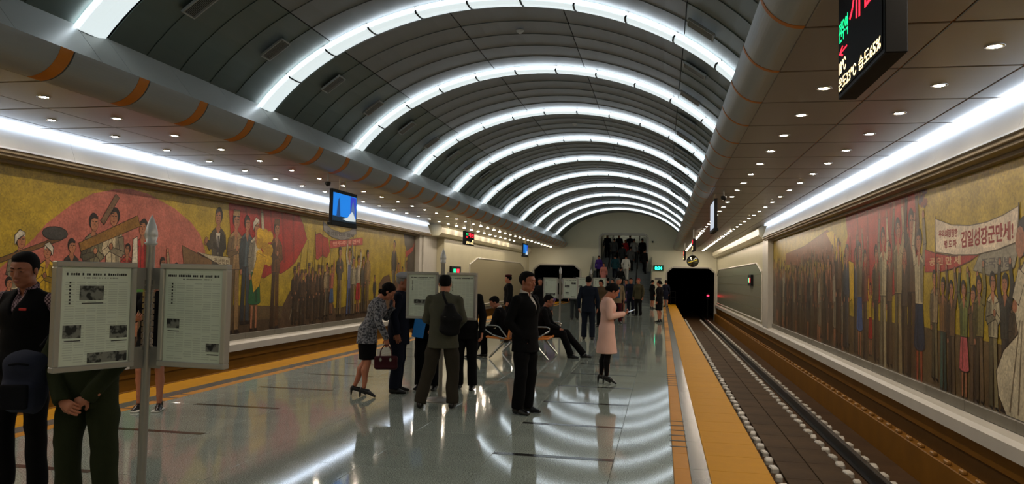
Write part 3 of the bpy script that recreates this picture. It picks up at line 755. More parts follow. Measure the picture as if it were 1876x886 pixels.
for k, (yy, zz, hh, t_, l_, po) in enumerate([(13.5, 1.9, 1.6, (150, 120, 90), (90, 76, 60), 'one'), (13.95, 1.8, 1.5, (120, 100, 60), (80, 70, 60), 'down'), (9.9, 1.5, 1.3, (90, 80, 60), (70, 60, 50), 'down')]): figure(A, yy, zz, hh, t_, l_, po, face=1)
A.start(); A.poly([(14.1, 2.15), (14.8, 1.95), (15.6, 1.8), (16.0, 1.2), (15.8, .5), (14.6, .5), (14.3, 1.2)], (112, 84, 54), DK); A.done('lectern_drape')
figure(A, 15.38, 3.05, 2.75, (66, 60, 48), (60, 54, 44), 'lean', face=-1, label='speaker in a dark suit with tie')
A.start(); A.poly([(15.3, 2.48), (15.46, 2.48), (15.40, 2.0)], (204, 198, 182)); A.poly([(15.36, 2.42), (15.41, 2.42), (15.42, 2.05), (15.37, 2.05)], (40, 36, 44)); A.done('shirt_front')
A.start(); A.poly([(14.6, 2.05), (15.1, 1.98), (16.0, 1.95), (16.05, 1.68), (15.7, 1.72)], (176, 166, 138), DK); A.done('paper_sheet')
letters(A, 0, '조선인민', 15.25, 15.85, 1.82, 1.93, (80, 60, 40), .002, -.05)
figure(A, 16.10, 3.02, 2.85, (146, 116, 76), (134, 106, 70), 'hold', face=1, hat='cap', label='man in tan work clothes')
figure(A, 16.58, 2.97, 2.6, (70, 84, 92), (58, 66, 74), 'down', face=1)
figure(A, 17.00, 2.93, 2.75, (176, 166, 140), (30, 92, 52), 'one', True, 1, hat='cloth', label='woman in a white kerchief and green skirt')
figure(A, 18.0, 2.95, 2.8, (98, 62, 32), (86, 58, 34), 'hold', face=1, hat='cap', label='soldier in brown uniform')
A.start()
for k in range(16): A.poly(ellp(17.42 + .28 * math.sin(k * 2.1), 2.25 + .33 * math.cos(k * 1.7), .17, .14, 7), (196, 156, 20) if k % 2 else (168, 128, 14), None)
A.poly([(17.1, 2.1), (17.5, 2.0), (17.2, 1.3), (16.95, 1.15), (16.85, 1.5)], (190, 150, 24), DK); A.done('yellow_flowers', 'bunch of yellow flowers')
# rocks and troops
A.start(); A.poly([(18.3, zb), (18.45, .8), (18.8, 1.15), (19.2, 1.3), (19.8, 1.25), (20.5, 1.3), (21.2, 1.0), (21.6, .7), (21.8, zb)], (84, 64, 46)); A.poly([(18.8, .35), (19.0, .7), (19.5, .5), (19.9, .9), (19.4, 1.0), (19.0, .9)], (150, 138, 112), DK); A.done('rocks')
for k in [a + 3 * b for a in range(3) for b in range(4) if a + 3 * b < 11]:
    yy = 19.05 + .21 * k; zz = 1.78 + .12 * math.sin(k * 1.9)
    figure(A, yy, zz, 1.55, (92, 66, 42), (80, 60, 42), 'down', face=1, hat='cap', dim=.8 + .2 * (k % 2), name='figure')
A.start()
for k in range(6): yy = 19.3 + .38 * k; A.poly(limb((yy, 1.5), (yy + .12, 2.45 + .1 * (k % 2)), .013, .008), (56, 44, 32))
A.done('rifles')
A.start(); A.poly([(20.23, 2.72), (20.5, 2.78), (20.8, 2.68), (21.05, 2.66), (21.2, 2.29), (21.0, 2.1), (20.7, 2.16), (20.4, 2.02), (20.3, 2.05)], (150, 40, 26), (80, 24, 16)); A.poly(limb((20.22, 1.3), (20.22, 2.8), .015, .012), (70, 50, 36)); A.done('small_red_flag')
A.start(); A.poly([(20.70, 3.12), (21.3, 2.93), (21.99, 2.88), (22.6, 2.96), (23.12, 3.16), (23.16, 2.92), (22.6, 2.74), (22.01, 2.66), (21.3, 2.72), (20.75, 2.88)], (112, 108, 104), (60, 50, 44))
A.poly(limb((20.7, 1.5), (20.7, 3.15), .013, .013), (70, 50, 36)); A.poly(limb((23.14, 1.4), (23.14, 3.18), .013, .013), (70, 50, 36)); A.done('grey_banner')
letters(A, 0, '조선인민의 만세', 20.95, 22.95, 2.78, 2.9, (54, 46, 44), .003)
A.start(); A.poly([(21.2, 2.60), (22.4, 2.68), (23.70, 2.82), (23.71, 2.60), (22.4, 2.50), (21.22, 2.38)], (170, 58, 44), (90, 26, 20)); A.done('red_banner')
letters(A, 0, '민주주의 만세', 21.4, 23.5, 2.46, 2.58, (206, 150, 130), .003, .085)
crowdL = [(21.05, 1.95, 1.6, (150, 130, 96), (110, 96, 74), 'down', 0), (21.4, 1.9, 1.5, (170, 90, 70), (60, 84, 120), 'one', 1), (21.95, 2.46, 2.15, (70, 62, 50), (128, 106, 68), 'hold', 0),
          (22.68, 2.44, 2.15, (176, 168, 146), (70, 84, 120), 'up', 0), (23.0, 2.2, 1.9, (160, 150, 120), (120, 104, 76), 'down', 0), (23.42, 2.24, 1.9, (176, 164, 140), (160, 36, 34), 'one', 1),
          (23.85, 2.22, 1.9, (80, 74, 60), (84, 70, 54), 'down', 0), (24.2, 2.46, 2.15, (150, 120, 76), (140, 112, 72), 'down', 0), (24.9, 1.62, 1.25, (60, 56, 46), (70, 60, 46), 'down', 0),
          (26.78, 2.9, 2.3, (74, 66, 56), (120, 110, 90), 'down', 0), (27.3, 2.1, 1.6, (176, 110, 40), (120, 90, 70), 'up', 1), (27.75, 1.95, 1.5, (140, 120, 90), (100, 80, 60), 'down', 0), (28.2, 2.2, 1.7, (130, 120, 100), (90, 80, 70), 'one', 0)]
for k, (yy, zz, hh, t_, l_, po, sk) in enumerate(crowdL): figure(A, yy, zz, hh, t_, l_, po, bool(sk), 1 if k % 3 else -1, apron=(90, 96, 130) if k == 3 else None)
A.start(); A.poly([(25.2, zb), (25.3, 1.3), (25.7, 1.55), (26.3, 1.65), (26.6, 1.2), (27.1, 1.5), (27.9, 1.2), (28.3, zb)], (96, 70, 46)); A.done('haystack')
A.start(); A.poly([(27.75, 3.26), (27.9, 2.8), (28.3, 2.4), (28.2, 1.9), (28.7, 1.3), (28.6, zb), (ye, zb), (ye, 3.26)], (74, 66, 54)); A.poly([(28.0, 2.5), (28.9, 2.75), (29.1, 2.95), (28.95, 2.6), (28.1, 2.3)], (160, 60, 44), DK); A.done('dark_tree')
# ---- right mural
MR, A, zb, zt, ye = mural('right')
A.start(); A.poly([(Y0, zb), (Y0, .95), (9, 1.0), (12, 1.05), (16, 1.0), (20, 1.1), (ye, 1.15), (ye, zb)], (96, 78, 50)); A.done('ground')
A.start(); A.poly([(12.25, 3.05), (16.8, 3.05), (16.6, 2.6), (16.9, 2.3), (16.2, 1.9), (15.6, 1.5), (14.7, 1.26), (13.4, 1.5), (12.3, 1.6)], (158, 40, 26), (90, 20, 16))
for k in range(5): A.poly([(12.8 + k * .75, 3.0), (12.9 + k * .75, 3.0), (13.2 + k * .6, 1.8), (13.1 + k * .6, 1.8)], (126, 28, 20))
A.done('red_flag', 'large red flag behind the tallest figures')
A.start(); A.poly([(17.2, 2.5), (18.6, 2.85), (21.5, 2.6), (24.5, 2.5), (24.6, 2.2), (22.4, 2.1), (20.6, 2.25), (18.8, 2.1), (17.3, 2.0)], (124, 70, 36), (84, 50, 30)); A.poly([(17.4, 1.2), (17.9, 2.4), (18.7, 2.8), (18.0, 2.8), (17.2, 2.4), (17.0, 1.3)], (196, 164, 30)); A.done('brown_flags')
pal = [((104, 84, 58), (90, 74, 54)), ((128, 112, 84), (100, 86, 64)), ((150, 140, 118), (120, 108, 86)), ((86, 68, 50), (76, 60, 46)), ((110, 70, 46), (84, 64, 48)), ((74, 66, 58), (66, 56, 48))]
rr = random.Random(3)
for k in [a + 4 * b for a in range(4) for b in range(12) if a + 4 * b < 46]:
    yy = 27.0 - k * .225; t_, l_ = pal[rr.randrange(6)]; zz = 2.0 + .28 * rr.random() + (.25 if k % 5 == 0 else 0)
    figure(A, yy, zz, 1.95 + .1 * rr.random(), t_, l_, ['down', 'one', 'up', 'down'][rr.randrange(4)], rr.random() < .25, 1 if rr.random() < .5 else -1, zcut=zb)
back = [(16.6, 2.45, (130, 60, 36), (96, 76, 50)), (15.95, 2.35, (84, 84, 92), (90, 80, 66)), (15.25, 2.3, (120, 70, 50), (90, 70, 52)), (14.5, 2.35, (96, 76, 50), (84, 66, 48)), (13.7, 2.35, (110, 84, 60), (92, 72, 50)), (12.9, 2.3, (88, 70, 54), (80, 62, 44))]
for yy, zz, t_, l_ in back: figure(A, yy, zz, 2.1, t_, l_, 'one', face=-1, zcut=zb)
figure(A, 17.45, 2.62, 2.35, (92, 60, 32), (84, 60, 38), 'down', face=-1, zcut=zb); figure(A, 16.7, 2.45, 2.2, (70, 72, 84), (74, 70, 70), 'down', face=-1, zcut=zb)
A.start(); A.poly([(16.1, 2.05), (16.5, 2.1), (16.4, 1.3), (16.25, 1.35), (16.1, 1.1)], (196, 160, 30), DK); A.done('yellow_shawl')
figure(A, 15.65, 2.45, 2.25, (110, 96, 72), (62, 84, 132), 'up', True, -1, zcut=zb, label='woman in a long blue skirt')
figure(A, 14.88, 1.68, 1.35, (196, 156, 24), (158, 34, 28), 'up', True, 1, zcut=zb, label='child in yellow and red')
figure(A, 14.07, 2.62, 2.5, (172, 158, 124), (160, 146, 112), 'up', False, -1, zcut=zb - .1, label='man in pale clothes')
figure(A, 13.22, 2.72, 2.6, (146, 128, 92), (140, 122, 86), 'up', False, -1, zcut=zb - .1, label='man with both arms raised')
figure(A, 12.55, 2.80, 2.7, (88, 62, 34), (84, 60, 36), 'up', False, -1, zcut=zb - .1, label='man in brown, arms raised')
A.start()
for k in range(14): A.poly(ellp(12.02 + .14 * math.sin(k * 2.4), 2.92 + .11 * math.cos(k * 1.9), .07, .06, 6), (62, 40, 60) if k % 2 else (120, 64, 40))
A.done('flower_bunch')
figure(A, 12.2, 2.47, 2.35, (178, 164, 130), (34, 44, 66), 'up', True, 1, zcut=zb - .05, legs=(150, 70, 40), label='woman in navy skirt')
A.start(); A.poly([(11.93, 2.15), (11.5, 2.08), (10.9, 2.02), (10.01, 2.02), (10.3, 1.96), (10.79, 1.88), (11.3, 1.84), (11.94, 1.84)], (160, 44, 30), (90, 26, 20)); A.done('red_banner')
letters(A, 0, '공 민 만 세', 11.75, 10.6, 1.92, 2.03, (190, 160, 120), .003)
A.start(); A.poly([(10.0, 2.02), (9.1, 2.14), (9.0, 2.05), (9.1, 1.86), (9.7, 1.78), (10.2, 1.84)], (136, 130, 112), (80, 70, 56)); A.done('grey_banner')
letters(A, 0, '조국해방', 9.95, 9.15, 1.86, 1.98, (92, 88, 84), .002)
small = [(11.55, 1.86, (150, 130, 96), (110, 100, 70)), (11.22, 1.76, (120, 84, 44), (60, 84, 74)), (10.92, 1.72, (100, 76, 50), (86, 70, 50)), (10.2, 1.66, (96, 74, 52), (90, 70, 50)), (10.03, 1.78, (120, 110, 60), (104, 84, 58)), (9.32, 1.80, (60, 58, 52), (60, 54, 48)), (9.05, 1.7, (110, 90, 70), (90, 76, 60)), (8.6, 1.75, (96, 84, 64), (80, 70, 56)), (8.1, 1.72, (130, 110, 80), (96, 80, 60)), (7.6, 1.78, (90, 76, 60), (80, 66, 50))]
for k, (yy, zz, t_, l_) in enumerate(small): figure(A, yy, zz, 1.55, t_, l_, 'up' if k % 2 else 'one', False, 1 if k % 2 else -1, zcut=zb)
figure(A, 10.5, 1.72, 1.5, (110, 118, 60), (186, 88, 92), 'up', True, -1, zcut=zb, label='woman in a long pink skirt')
figure(A, 9.64, 1.82, 1.6, (172, 162, 132), (128, 118, 84), 'hold', False, -1, zcut=zb, label='man in a pale jacket, clapping')
A.start(); A.poly([(11.50, 2.56), (10.9, 2.43), (10.3, 2.38), (9.8, 2.385), (9.35, 2.43), (8.97, 2.50), (9.03, 2.13), (9.5, 2.07), (10.09, 2.03), (10.8, 2.05), (11.47, 2.11)], (206, 190, 166), (90, 76, 56), .014)
A.poly(limb((11.5, 1.5), (11.5, 2.6), .013, .013), (80, 62, 40)); A.poly(limb((8.97, 1.3), (8.97, 2.54), .013, .013), (80, 62, 40)); A.done('white_banner', 'white banner with red lettering')
RED = (130, 20, 18)
letters(A, 0, '우리의영명한', 11.36, 10.68, 2.29, 2.40, RED, .004, -.03); letters(A, 0, '령 도 자', 11.15, 10.72, 2.14, 2.245, RED, .004, -.01)
letters(A, 0, '김일성장군만세!', 10.57, 9.10, 2.12, 2.33, RED, .006, .02)
# large woman in white in the foreground of the mural
A.start()
dress = [(8.75, 2.0), (9.0, 1.75), (9.1, 1.45), (9.0, 1.15), (9.35, .95), (9.55, .7), (9.5, .45), (9.3, .26), (7.5, .26), (7.6, 1.2), (8.1, 1.9)]
A.poly(dress, (196, 186, 158), DK, .02)
for k in range(6): A.poly([(8.2 + .2 * k, .3), (8.24 + .2 * k, .3), (8.72 + .05 * k, 1.3), (8.7 + .05 * k, 1.3)], (120, 108, 88))
A.poly(ellp(8.86, 2.18, .15, .21, 12), (28, 22, 20)); A.poly(ellp(8.94, 2.12, .11, .17, 12), SK); A.poly(limb((8.9, 1.8), (9.06, 1.5), .09, .08), (186, 176, 150), DK); A.poly(ellp(9.08, 1.44, .06, .07, 8), SK)
A.done('figure', 'large woman in a flowing white dress')
for k, (yy, zz) in enumerate(((7.0, 2.3), (6.3, 2.4), (5.6, 2.2), (4.9, 2.35), (4.2, 2.3), (3.4, 2.4), (2.6, 2.3))): figure(A, yy, zz, 2.1, pal[k % 6][0], pal[k % 6][1], 'one', face=1, zcut=zb)
# ------------------------------------------------------------------ modelling by distance fields (bodies, clothes, bags)
def V3(*a): return np.array(a, dtype=np.float64)
class Field:
    def __init__(s, lo, hi, v):
        s.lo = np.array(lo, float); s.v = v; s.n = np.ceil((np.array(hi, float) - s.lo) / v).astype(int) + 1
        s.ax = [(s.lo[i] + v * np.arange(s.n[i])).astype(np.float32) for i in range(3)]
        s.G = np.full(tuple(s.n), .3, np.float32)
    def region(s, lo, hi, k):
        m = k + 3 * s.v
        i0 = np.clip(np.floor((np.array(lo) - m - s.lo) / s.v).astype(int), 0, s.n); i1 = np.clip(np.ceil((np.array(hi) + m - s.lo) / s.v).astype(int) + 1, 0, s.n)
        if (i1 <= i0).any(): return None
        sl = tuple(slice(a, b) for a, b in zip(i0, i1))
        return sl, s.ax[0][sl[0]][:, None, None], s.ax[1][sl[1]][None, :, None], s.ax[2][sl[2]][None, None, :]
    def comb(s, sl, d, k, mode):
        a = s.G[sl]
        if mode == 'sub': d = -d; 
        if mode == 'add':
            h = np.clip(.5 + .5 * (a - d) / k, 0, 1); s.G[sl] = a * (1 - h) + d * h - k * h * (1 - h)
        else:
            h = np.clip(.5 - .5 * (a - d) / k, 0, 1); s.G[sl] = a * (1 - h) + d * h + k * h * (1 - h)
    def seg(s, a, b, ra, rb, side=(1, 0, 0), k=.02, mode='add'):
        a = np.array(a, float); b = np.array(b, float)
        ra = ra if isinstance(ra, tuple) else (ra, ra); rb = rb if isinstance(rb, tuple) else (rb, rb)
        R_ = max(max(ra), max(rb)); r = s.region(np.minimum(a, b) - R_, np.maximum(a, b) + R_, k)
        if r is None: return s
        sl, X, Y, Z = r; d = b - a; L = np.linalg.norm(d) + 1e-9; ax = d / L
        sd = np.array(side, float); sd = sd - ax * sd.dot(ax)
        if np.linalg.norm(sd) < 1e-3: sd = np.cross(ax, (0, 1, 0))
        sd /= np.linalg.norm(sd); fw = np.cross(ax, sd)
        P = [X - a[0], Y - a[1], Z - a[2]]
        dot = lambda v: P[0] * v[0] + P[1] * v[1] + P[2] * v[2]
        t = dot(ax); tc = np.clip(t, 0, L); e = t - tc; q = (tc / L).astype(np.float32)
        w = ra[0] + (rb[0] - ra[0]) * q; dd = ra[1] + (rb[1] - ra[1]) * q; mn = np.minimum(w, dd)
        D = (np.sqrt((dot(sd) / w) ** 2 + (dot(fw) / dd) ** 2 + (e / mn) ** 2 + 1e-12) - 1) * mn
        s.comb(sl, D.astype(np.float32), k, mode); return s
    def chain(s, pts, rad, side=(1, 0, 0), k=.02):
        for i in range(len(pts) - 1): s.seg(pts[i], pts[i + 1], rad[i], rad[i + 1], side, k)
        return s
    def ell(s, c, r, M=None, k=.012, mode='add'):
        c = np.array(c, float); R_ = max(r); g = s.region(c - R_, c + R_, k)
        if g is None: return s
        sl, X, Y, Z = g; M = np.eye(3) if M is None else M
        P = [X - c[0], Y - c[1], Z - c[2]]
        q = [(P[0] * M[0, i] + P[1] * M[1, i] + P[2] * M[2, i]) / r[i] for i in range(3)]
        D = (np.sqrt(q[0] ** 2 + q[1] ** 2 + q[2] ** 2 + 1e-12) - 1) * min(r)
        s.comb(sl, D.astype(np.float32), k, mode); return s
    def box(s, c, h, M=None, r=.01, k=.005, mode='add'):
        c = np.array(c, float); R_ = float(np.linalg.norm(h)); g = s.region(c - R_, c + R_, k)
        if g is None: return s
        sl, X, Y, Z = g; M = np.eye(3) if M is None else M
        P = [X - c[0], Y - c[1], Z - c[2]]
        q = [np.abs(P[0] * M[0, i] + P[1] * M[1, i] + P[2] * M[2, i]) - (h[i] - r) for i in range(3)]
        D = np.sqrt(sum(np.maximum(x, 0) ** 2 for x in q)) + np.minimum(np.maximum(np.maximum(q[0], q[1]), q[2]), 0) - r
        s.comb(sl, D.astype(np.float32), k, mode); return s
    def cut(s, p, n, k=.004):
        """throw away what lies beyond the plane through p on the side of n"""
        p = np.array(p, float); n = np.array(n, float); n /= np.linalg.norm(n)
        X, Y, Z = s.ax[0][:, None, None], s.ax[1][None, :, None], s.ax[2][None, None, :]
        D = ((X - p[0]) * n[0] + (Y - p[1]) * n[1] + (Z - p[2]) * n[2]).astype(np.float32)
        s.comb((slice(None),) * 3, D, k, 'max'); return s
    def folds(s, amp, freq=22., seed=0.):
        X, Y, Z = s.ax[0][:, None, None], s.ax[1][None, :, None], s.ax[2][None, None, :]
        wv = np.sin(freq * (Z + .35 * X) + 2.2 * np.sin(9 * X + seed) + 1.7 * np.sin(8 * Y + seed * 2)) * np.sin(7 * Z + 5 * X - 6 * Y + seed * 3)
        s.G += (amp * wv).astype(np.float32); return s
    def mesh(s):
        G = s.G; G[0] = G[-1] = .1; G[:, 0] = G[:, -1] = .1; G[:, :, 0] = G[:, :, -1] = .1
        neg = G < 0
        c = np.zeros(tuple(s.n - 1), np.int8)
        for i in (0, 1):
            for j in (0, 1):
                for k in (0, 1): c += neg[i:s.n[0] - 1 + i, j:s.n[1] - 1 + j, k:s.n[2] - 1 + k]
        I = np.argwhere((c > 0) & (c < 8))
        if len(I) == 0: return [], []
        idx = -np.ones(tuple(s.n - 1), np.int64); idx[tuple(I.T)] = np.arange(len(I))
        acc = np.zeros((len(I), 3)); cnt = np.zeros(len(I))
        corners = [(i, j, k) for i in (0, 1) for j in (0, 1) for k in (0, 1)]
        val = {q: G[I[:, 0] + q[0], I[:, 1] + q[1], I[:, 2] + q[2]] for q in corners}
        for q in corners:
            for a in range(3):
                if q[a]: continue
                q2 = list(q); q2[a] = 1; q2 = tuple(q2)
                v0, v1 = val[q], val[q2]; m_ = (v0 < 0) != (v1 < 0)
                t = v0[m_] / (v0[m_] - v1[m_]); p = np.tile(np.array(q, float), (m_.sum(), 1)); p[:, a] += t
                acc[m_] += p; cnt[m_] += 1
        V = s.lo + s.v * (I + acc / cnt[:, None])
        F = []
        for a in range(3):
            b, c_ = (a + 1) % 3, (a + 2) % 3
            sl0 = [slice(1, s.n[i] - 1) for i in range(3)]; sl0[a] = slice(0, s.n[a] - 1); sl1 = list(sl0); sl1[a] = slice(1, s.n[a])
            e0 = neg[tuple(sl0)]; e1 = neg[tuple(sl1)]
            E_ = np.argwhere(e0 != e1); flip = e0[tuple(E_.T)]
            off = np.array([1, 1, 1]); off[a] = 0; E_ = E_ + off
            q = []
            for (db, dc) in ((-1, -1), (0, -1), (0, 0), (-1, 0)):
                w_ = E_.copy(); w_[:, b] += db; w_[:, c_] += dc; q.append(idx[tuple(w_.T)])
            q = np.stack(q, 1); q[~flip] = q[~flip][:, ::-1]; F.append(q)
        return V, np.concatenate(F)
def npmesh(name, parts, mats, smooth=True):
    """parts: list of (V, F, material index)"""
    parts = [p for p in parts if len(p[0])]
    Vs = []; Fs = []; Ms = []; o = 0
    for V, F, mi in parts: Vs.append(V); Fs.append(np.asarray(F) + o); Ms.append(np.full(len(F), mi)); o += len(V)
    V = np.concatenate(Vs); F = np.concatenate(Fs)
    me = bpy.data.meshes.new(name); me.vertices.add(len(V)); me.vertices.foreach_set('co', V.astype(np.float32).ravel())
    me.loops.add(F.size); me.loops.foreach_set('vertex_index', F.ravel().astype(np.int32))
    me.polygons.add(len(F)); me.polygons.foreach_set('loop_start', (np.arange(len(F)) * 4).astype(np.int32))
    me.polygons.foreach_set('loop_total', np.full(len(F), 4, np.int32)); me.polygons.foreach_set('material_index', np.concatenate(Ms).astype(np.int32))
    me.polygons.foreach_set('use_smooth', np.full(len(F), smooth)); 
    for q in mats: me.materials.append(q)
    me.update(calc_edges=True); me.validate(); return me
def rotx(a): c, s_ = math.cos(a), math.sin(a); return np.array(((1, 0, 0), (0, c, -s_), (0, s_, c)))
def roty(a): c, s_ = math.cos(a), math.sin(a); return np.array(((c, 0, s_), (0, 1, 0), (-s_, 0, c)))
def rotz(a): c, s_ = math.cos(a), math.sin(a); return np.array(((c, -s_, 0), (s_, c, 0), (0, 0, 1)))
# ---- body
def pose(h=1.70, lean=0, bow=0, turn=0, tilt=0, stance=.10, fem=False, sit=False, **ov):
    """joint positions, person looks along +y; lean/bow/turn in degrees (upper body, head pitch, head yaw)"""
    k = h / 1.70; J = dict(h=h, k=k, fem=fem)
    J['hip'] = V3(0, 0, .93); J['waist'] = V3(0, .0, 1.09); J['chest'] = V3(0, .005, 1.27); J['neck'] = V3(0, -.012, 1.435); J['head'] = V3(0, .018, 1.578)
    sw = .165 if fem else .185
    for s_, q in ((-1, 'L'), (1, 'R')):
        J['sh' + q] = V3(s_ * sw, -.008, 1.362); J['el' + q] = V3(s_ * (sw + .06), -.035, 1.10); J['wr' + q] = V3(s_ * (sw + .065), .03, .86)
        J['hp' + q] = V3(s_ * .088, 0, .91); J['kn' + q] = V3(s_ * stance, .015, .49); J['an' + q] = V3(s_ * stance * 1.05, -.025, .085); J['fa' + q] = V3(s_ * .12, 1, 0)
        J['hd' + q] = V3(0, .15, -1.0); J['pn' + q] = V3(-s_, 0, 0)
    M = rotx(-math.radians(lean))
    for q in ('waist', 'chest', 'neck', 'head', 'shL', 'shR', 'elL', 'elR', 'wrL', 'wrR'): J[q] = J['hip'] + M @ (J[q] - J['hip'])
    J['up'] = M @ V3(0, 0, 1); J['fwd'] = M @ V3(0, 1, 0)
    J['hM'] = rotz(math.radians(turn)) @ rotx(-math.radians(lean * .6 + bow)) @ roty(math.radians(tilt))
    hl = J['neck'] + J['hM'] @ V3(0, .03, .143); J['head'] = hl
    for a, b in ov.items(): J[a] = np.array(b, float)
    for a in list(J):
        if isinstance(J[a], np.ndarray) and J[a].shape == (3,) and a[:2] not in ('fa', 'hd', 'pn') and a not in ('up', 'fwd'): J[a] = J[a] * k
    return J
def fold_box(J, keys, pad, k=1):
    P = np.array([J[q] for q in keys]); return P.min(0) - pad, P.max(0) + pad
def head_field(J, v, fem=False, old=False):
    c = J['head']; M = J['hM']; f = Field(c - .19, c + .19, v); s_ = J['k'] * (1.0 if not fem else .96)
    W = lambda x, y, z: c + M @ (V3(x, y, z) * s_)
    E = lambda x, y, z, a, b, d, **kw: f.ell(W(x, y, z), (a * s_, b * s_, d * s_), M, **kw)
    E(0, -.012, .032, .074, .094, .086); E(0, .025, -.035, .060, .066, .080, k=.02); E(0, .062, -.094, .024, .022, .018, k=.02)
    E(0, .03, .03, .066, .064, .060, k=.02)
    for q in (-1, 1):
        E(q * .042, .056, -.018, .022, .024, .020, k=.015); E(q * .045, .02, -.07, .018, .03, .022, k=.02)
        E(q * .031, .101, .012, .018, .014, .012, k=.012, mode='sub')
        E(q * .031, .080, .009, .0155, .013, .0125, k=.004)
        E(q * .077, -.006, -.008, .008, .018, .030, k=.008); E(q * .012, .096, -.036, .009, .010, .008, k=.006)
        E(q * .030, .086, .029, .019, .010, .006, k=.010)
    f.seg(W(0, .088, .012), W(0, .105, -.030), .008 * s_, .0125 * s_, k=.008)
    E(0, .093, -.058, .023, .009, .0055, k=.005); E(0, .091, -.069, .019, .009, .0065, k=.005); E(0, .103, -.0635, .024, .006, .002, k=.003, mode='sub')
    f.seg(J['neck'] - (J['head'] - J['neck']) * .45, J['neck'] + (J['head'] - J['neck']) * .60, (.060 * s_, .060 * s_), (.053 * s_, .058 * s_), k=.02)
    return f
def hair_mesh(J, style, v):
    c = J['head']; M = J['hM']; f = Field(c - .24, c + .2, v); s_ = J['k'] * (1.0 if not J['fem'] else .96)
    W = lambda x, y, z: c + M @ (V3(x, y, z) * s_)
    E = lambda x, y, z, a, b, d, **kw: f.ell(W(x, y, z), (a * s_, b * s_, d * s_), M, **kw)
    if style in ('short', 'crew', 'balding'):
        t = {'short': .017, 'crew': .011, 'balding': .010}[style]
        E(0, -.018, .038, .074 + t * .7, .090 + t, .084 + t)
        if style == 'short': E(0, .02, .09, .062, .07, .036, k=.02)
        if style == 'crew': E(0, .012, .093, .060, .074, .030, k=.02)
        f.cut(W(0, 0, -.035), M @ V3(0, .45, -1)); E(0, .125, -.025, .072, .085, .098, k=.006, mode='sub')
        for q in (-1, 1): E(q * .1, .035, -.045, .034, .034, .05, k=.006, mode='sub')
        if style == 'balding': E(0, -.015, .125, .045, .06, .030, k=.01, mode='sub')
    else:
        E(0, -.02, .040, .088, .105, .098); 
        if style == 'bob': E(0, -.045, -.03, .088, .075, .09, k=.03)
        if style == 'curly':
            for q in range(14):
                a = q * 2.4; E(.07 * math.cos(a), -.05 + .05 * math.sin(a), .05 * math.cos(q * 1.3) - .02, .035, .035, .035, k=.012)
        if style == 'bun': E(0, -.115, -.005, .045, .042, .045, k=.012)
        if style == 'pony': f.seg(W(0, -.1, .02), W(0, -.13, -.14), .032, .018, k=.02)
        E(0, .128, -.03, .070, .095, .100, k=.010, mode='sub'); f.cut(W(0, 0, -.105), M @ V3(0, .2, -1))
    return f.mesh()
def hand_field(J, q, v, curl=.35, spread=.10, grip=False):
    s_ = -1 if q == 'L' else 1; w = J['wr' + q]; d = J['hd' + q] / np.linalg.norm(J['hd' + q]); n_ = J['pn' + q]; n_ = n_ - d * n_.dot(d); n_ /= np.linalg.norm(n_)
    t = np.cross(d, n_) * s_ * -1.0           # thumb side
    kk = J['k'] * (.9 if J['fem'] else 1); th = 1.0 if v < .008 else 1.5
    f = Field(w - .17, w + .24 * 1.0, v)
    fa = w - d * .06
    f.seg(fa, w, (.027 * kk, .022 * kk), (.026 * kk, .018 * kk), side=t, k=.01)
    f.seg(w, w + d * .078 * kk, (.028 * kk, .017 * kk), (.040 * kk, .014 * kk), side=t, k=.012)
    for i, (o, L, r) in enumerate(((.030, .070, .0088), (.010, .078, .009), (-.011, .073, .0086), (-.030, .058, .0078))):
        p = w + d * (.082 - .004 * abs(i - 1)) * kk + t * o * kk; a = curl * (1 + .12 * i); dr = d + t * (o * 3 * spread)
        for sg, (fr) in enumerate((.45, .30, .25)):
            a2 = a * (1, 1.9, 2.5)[sg]; dd = dr * math.cos(a2) + n_ * math.sin(a2); dd /= np.linalg.norm(dd)
            p2 = p + dd * L * fr * kk; f.seg(p, p2, r * th * kk, r * .93 * th * kk, k=.003); p = p2
    p = w + d * .018 * kk + t * .024 * kk; dd = d * .65 + t * .62 + n_ * (.25 + .5 * (curl > .5)); dd /= np.linalg.norm(dd)
    p2 = p + dd * .042 * kk; f.seg(p, p2, .0135 * kk, .0115 * kk, k=.008); dd = d * .9 + t * .15 + n_ * (.35 + .6 * (curl > .5)); dd /= np.linalg.norm(dd); f.seg(p2, p2 + dd * .032 * kk, .0112 * kk, .0095 * kk, k=.004)
    return f
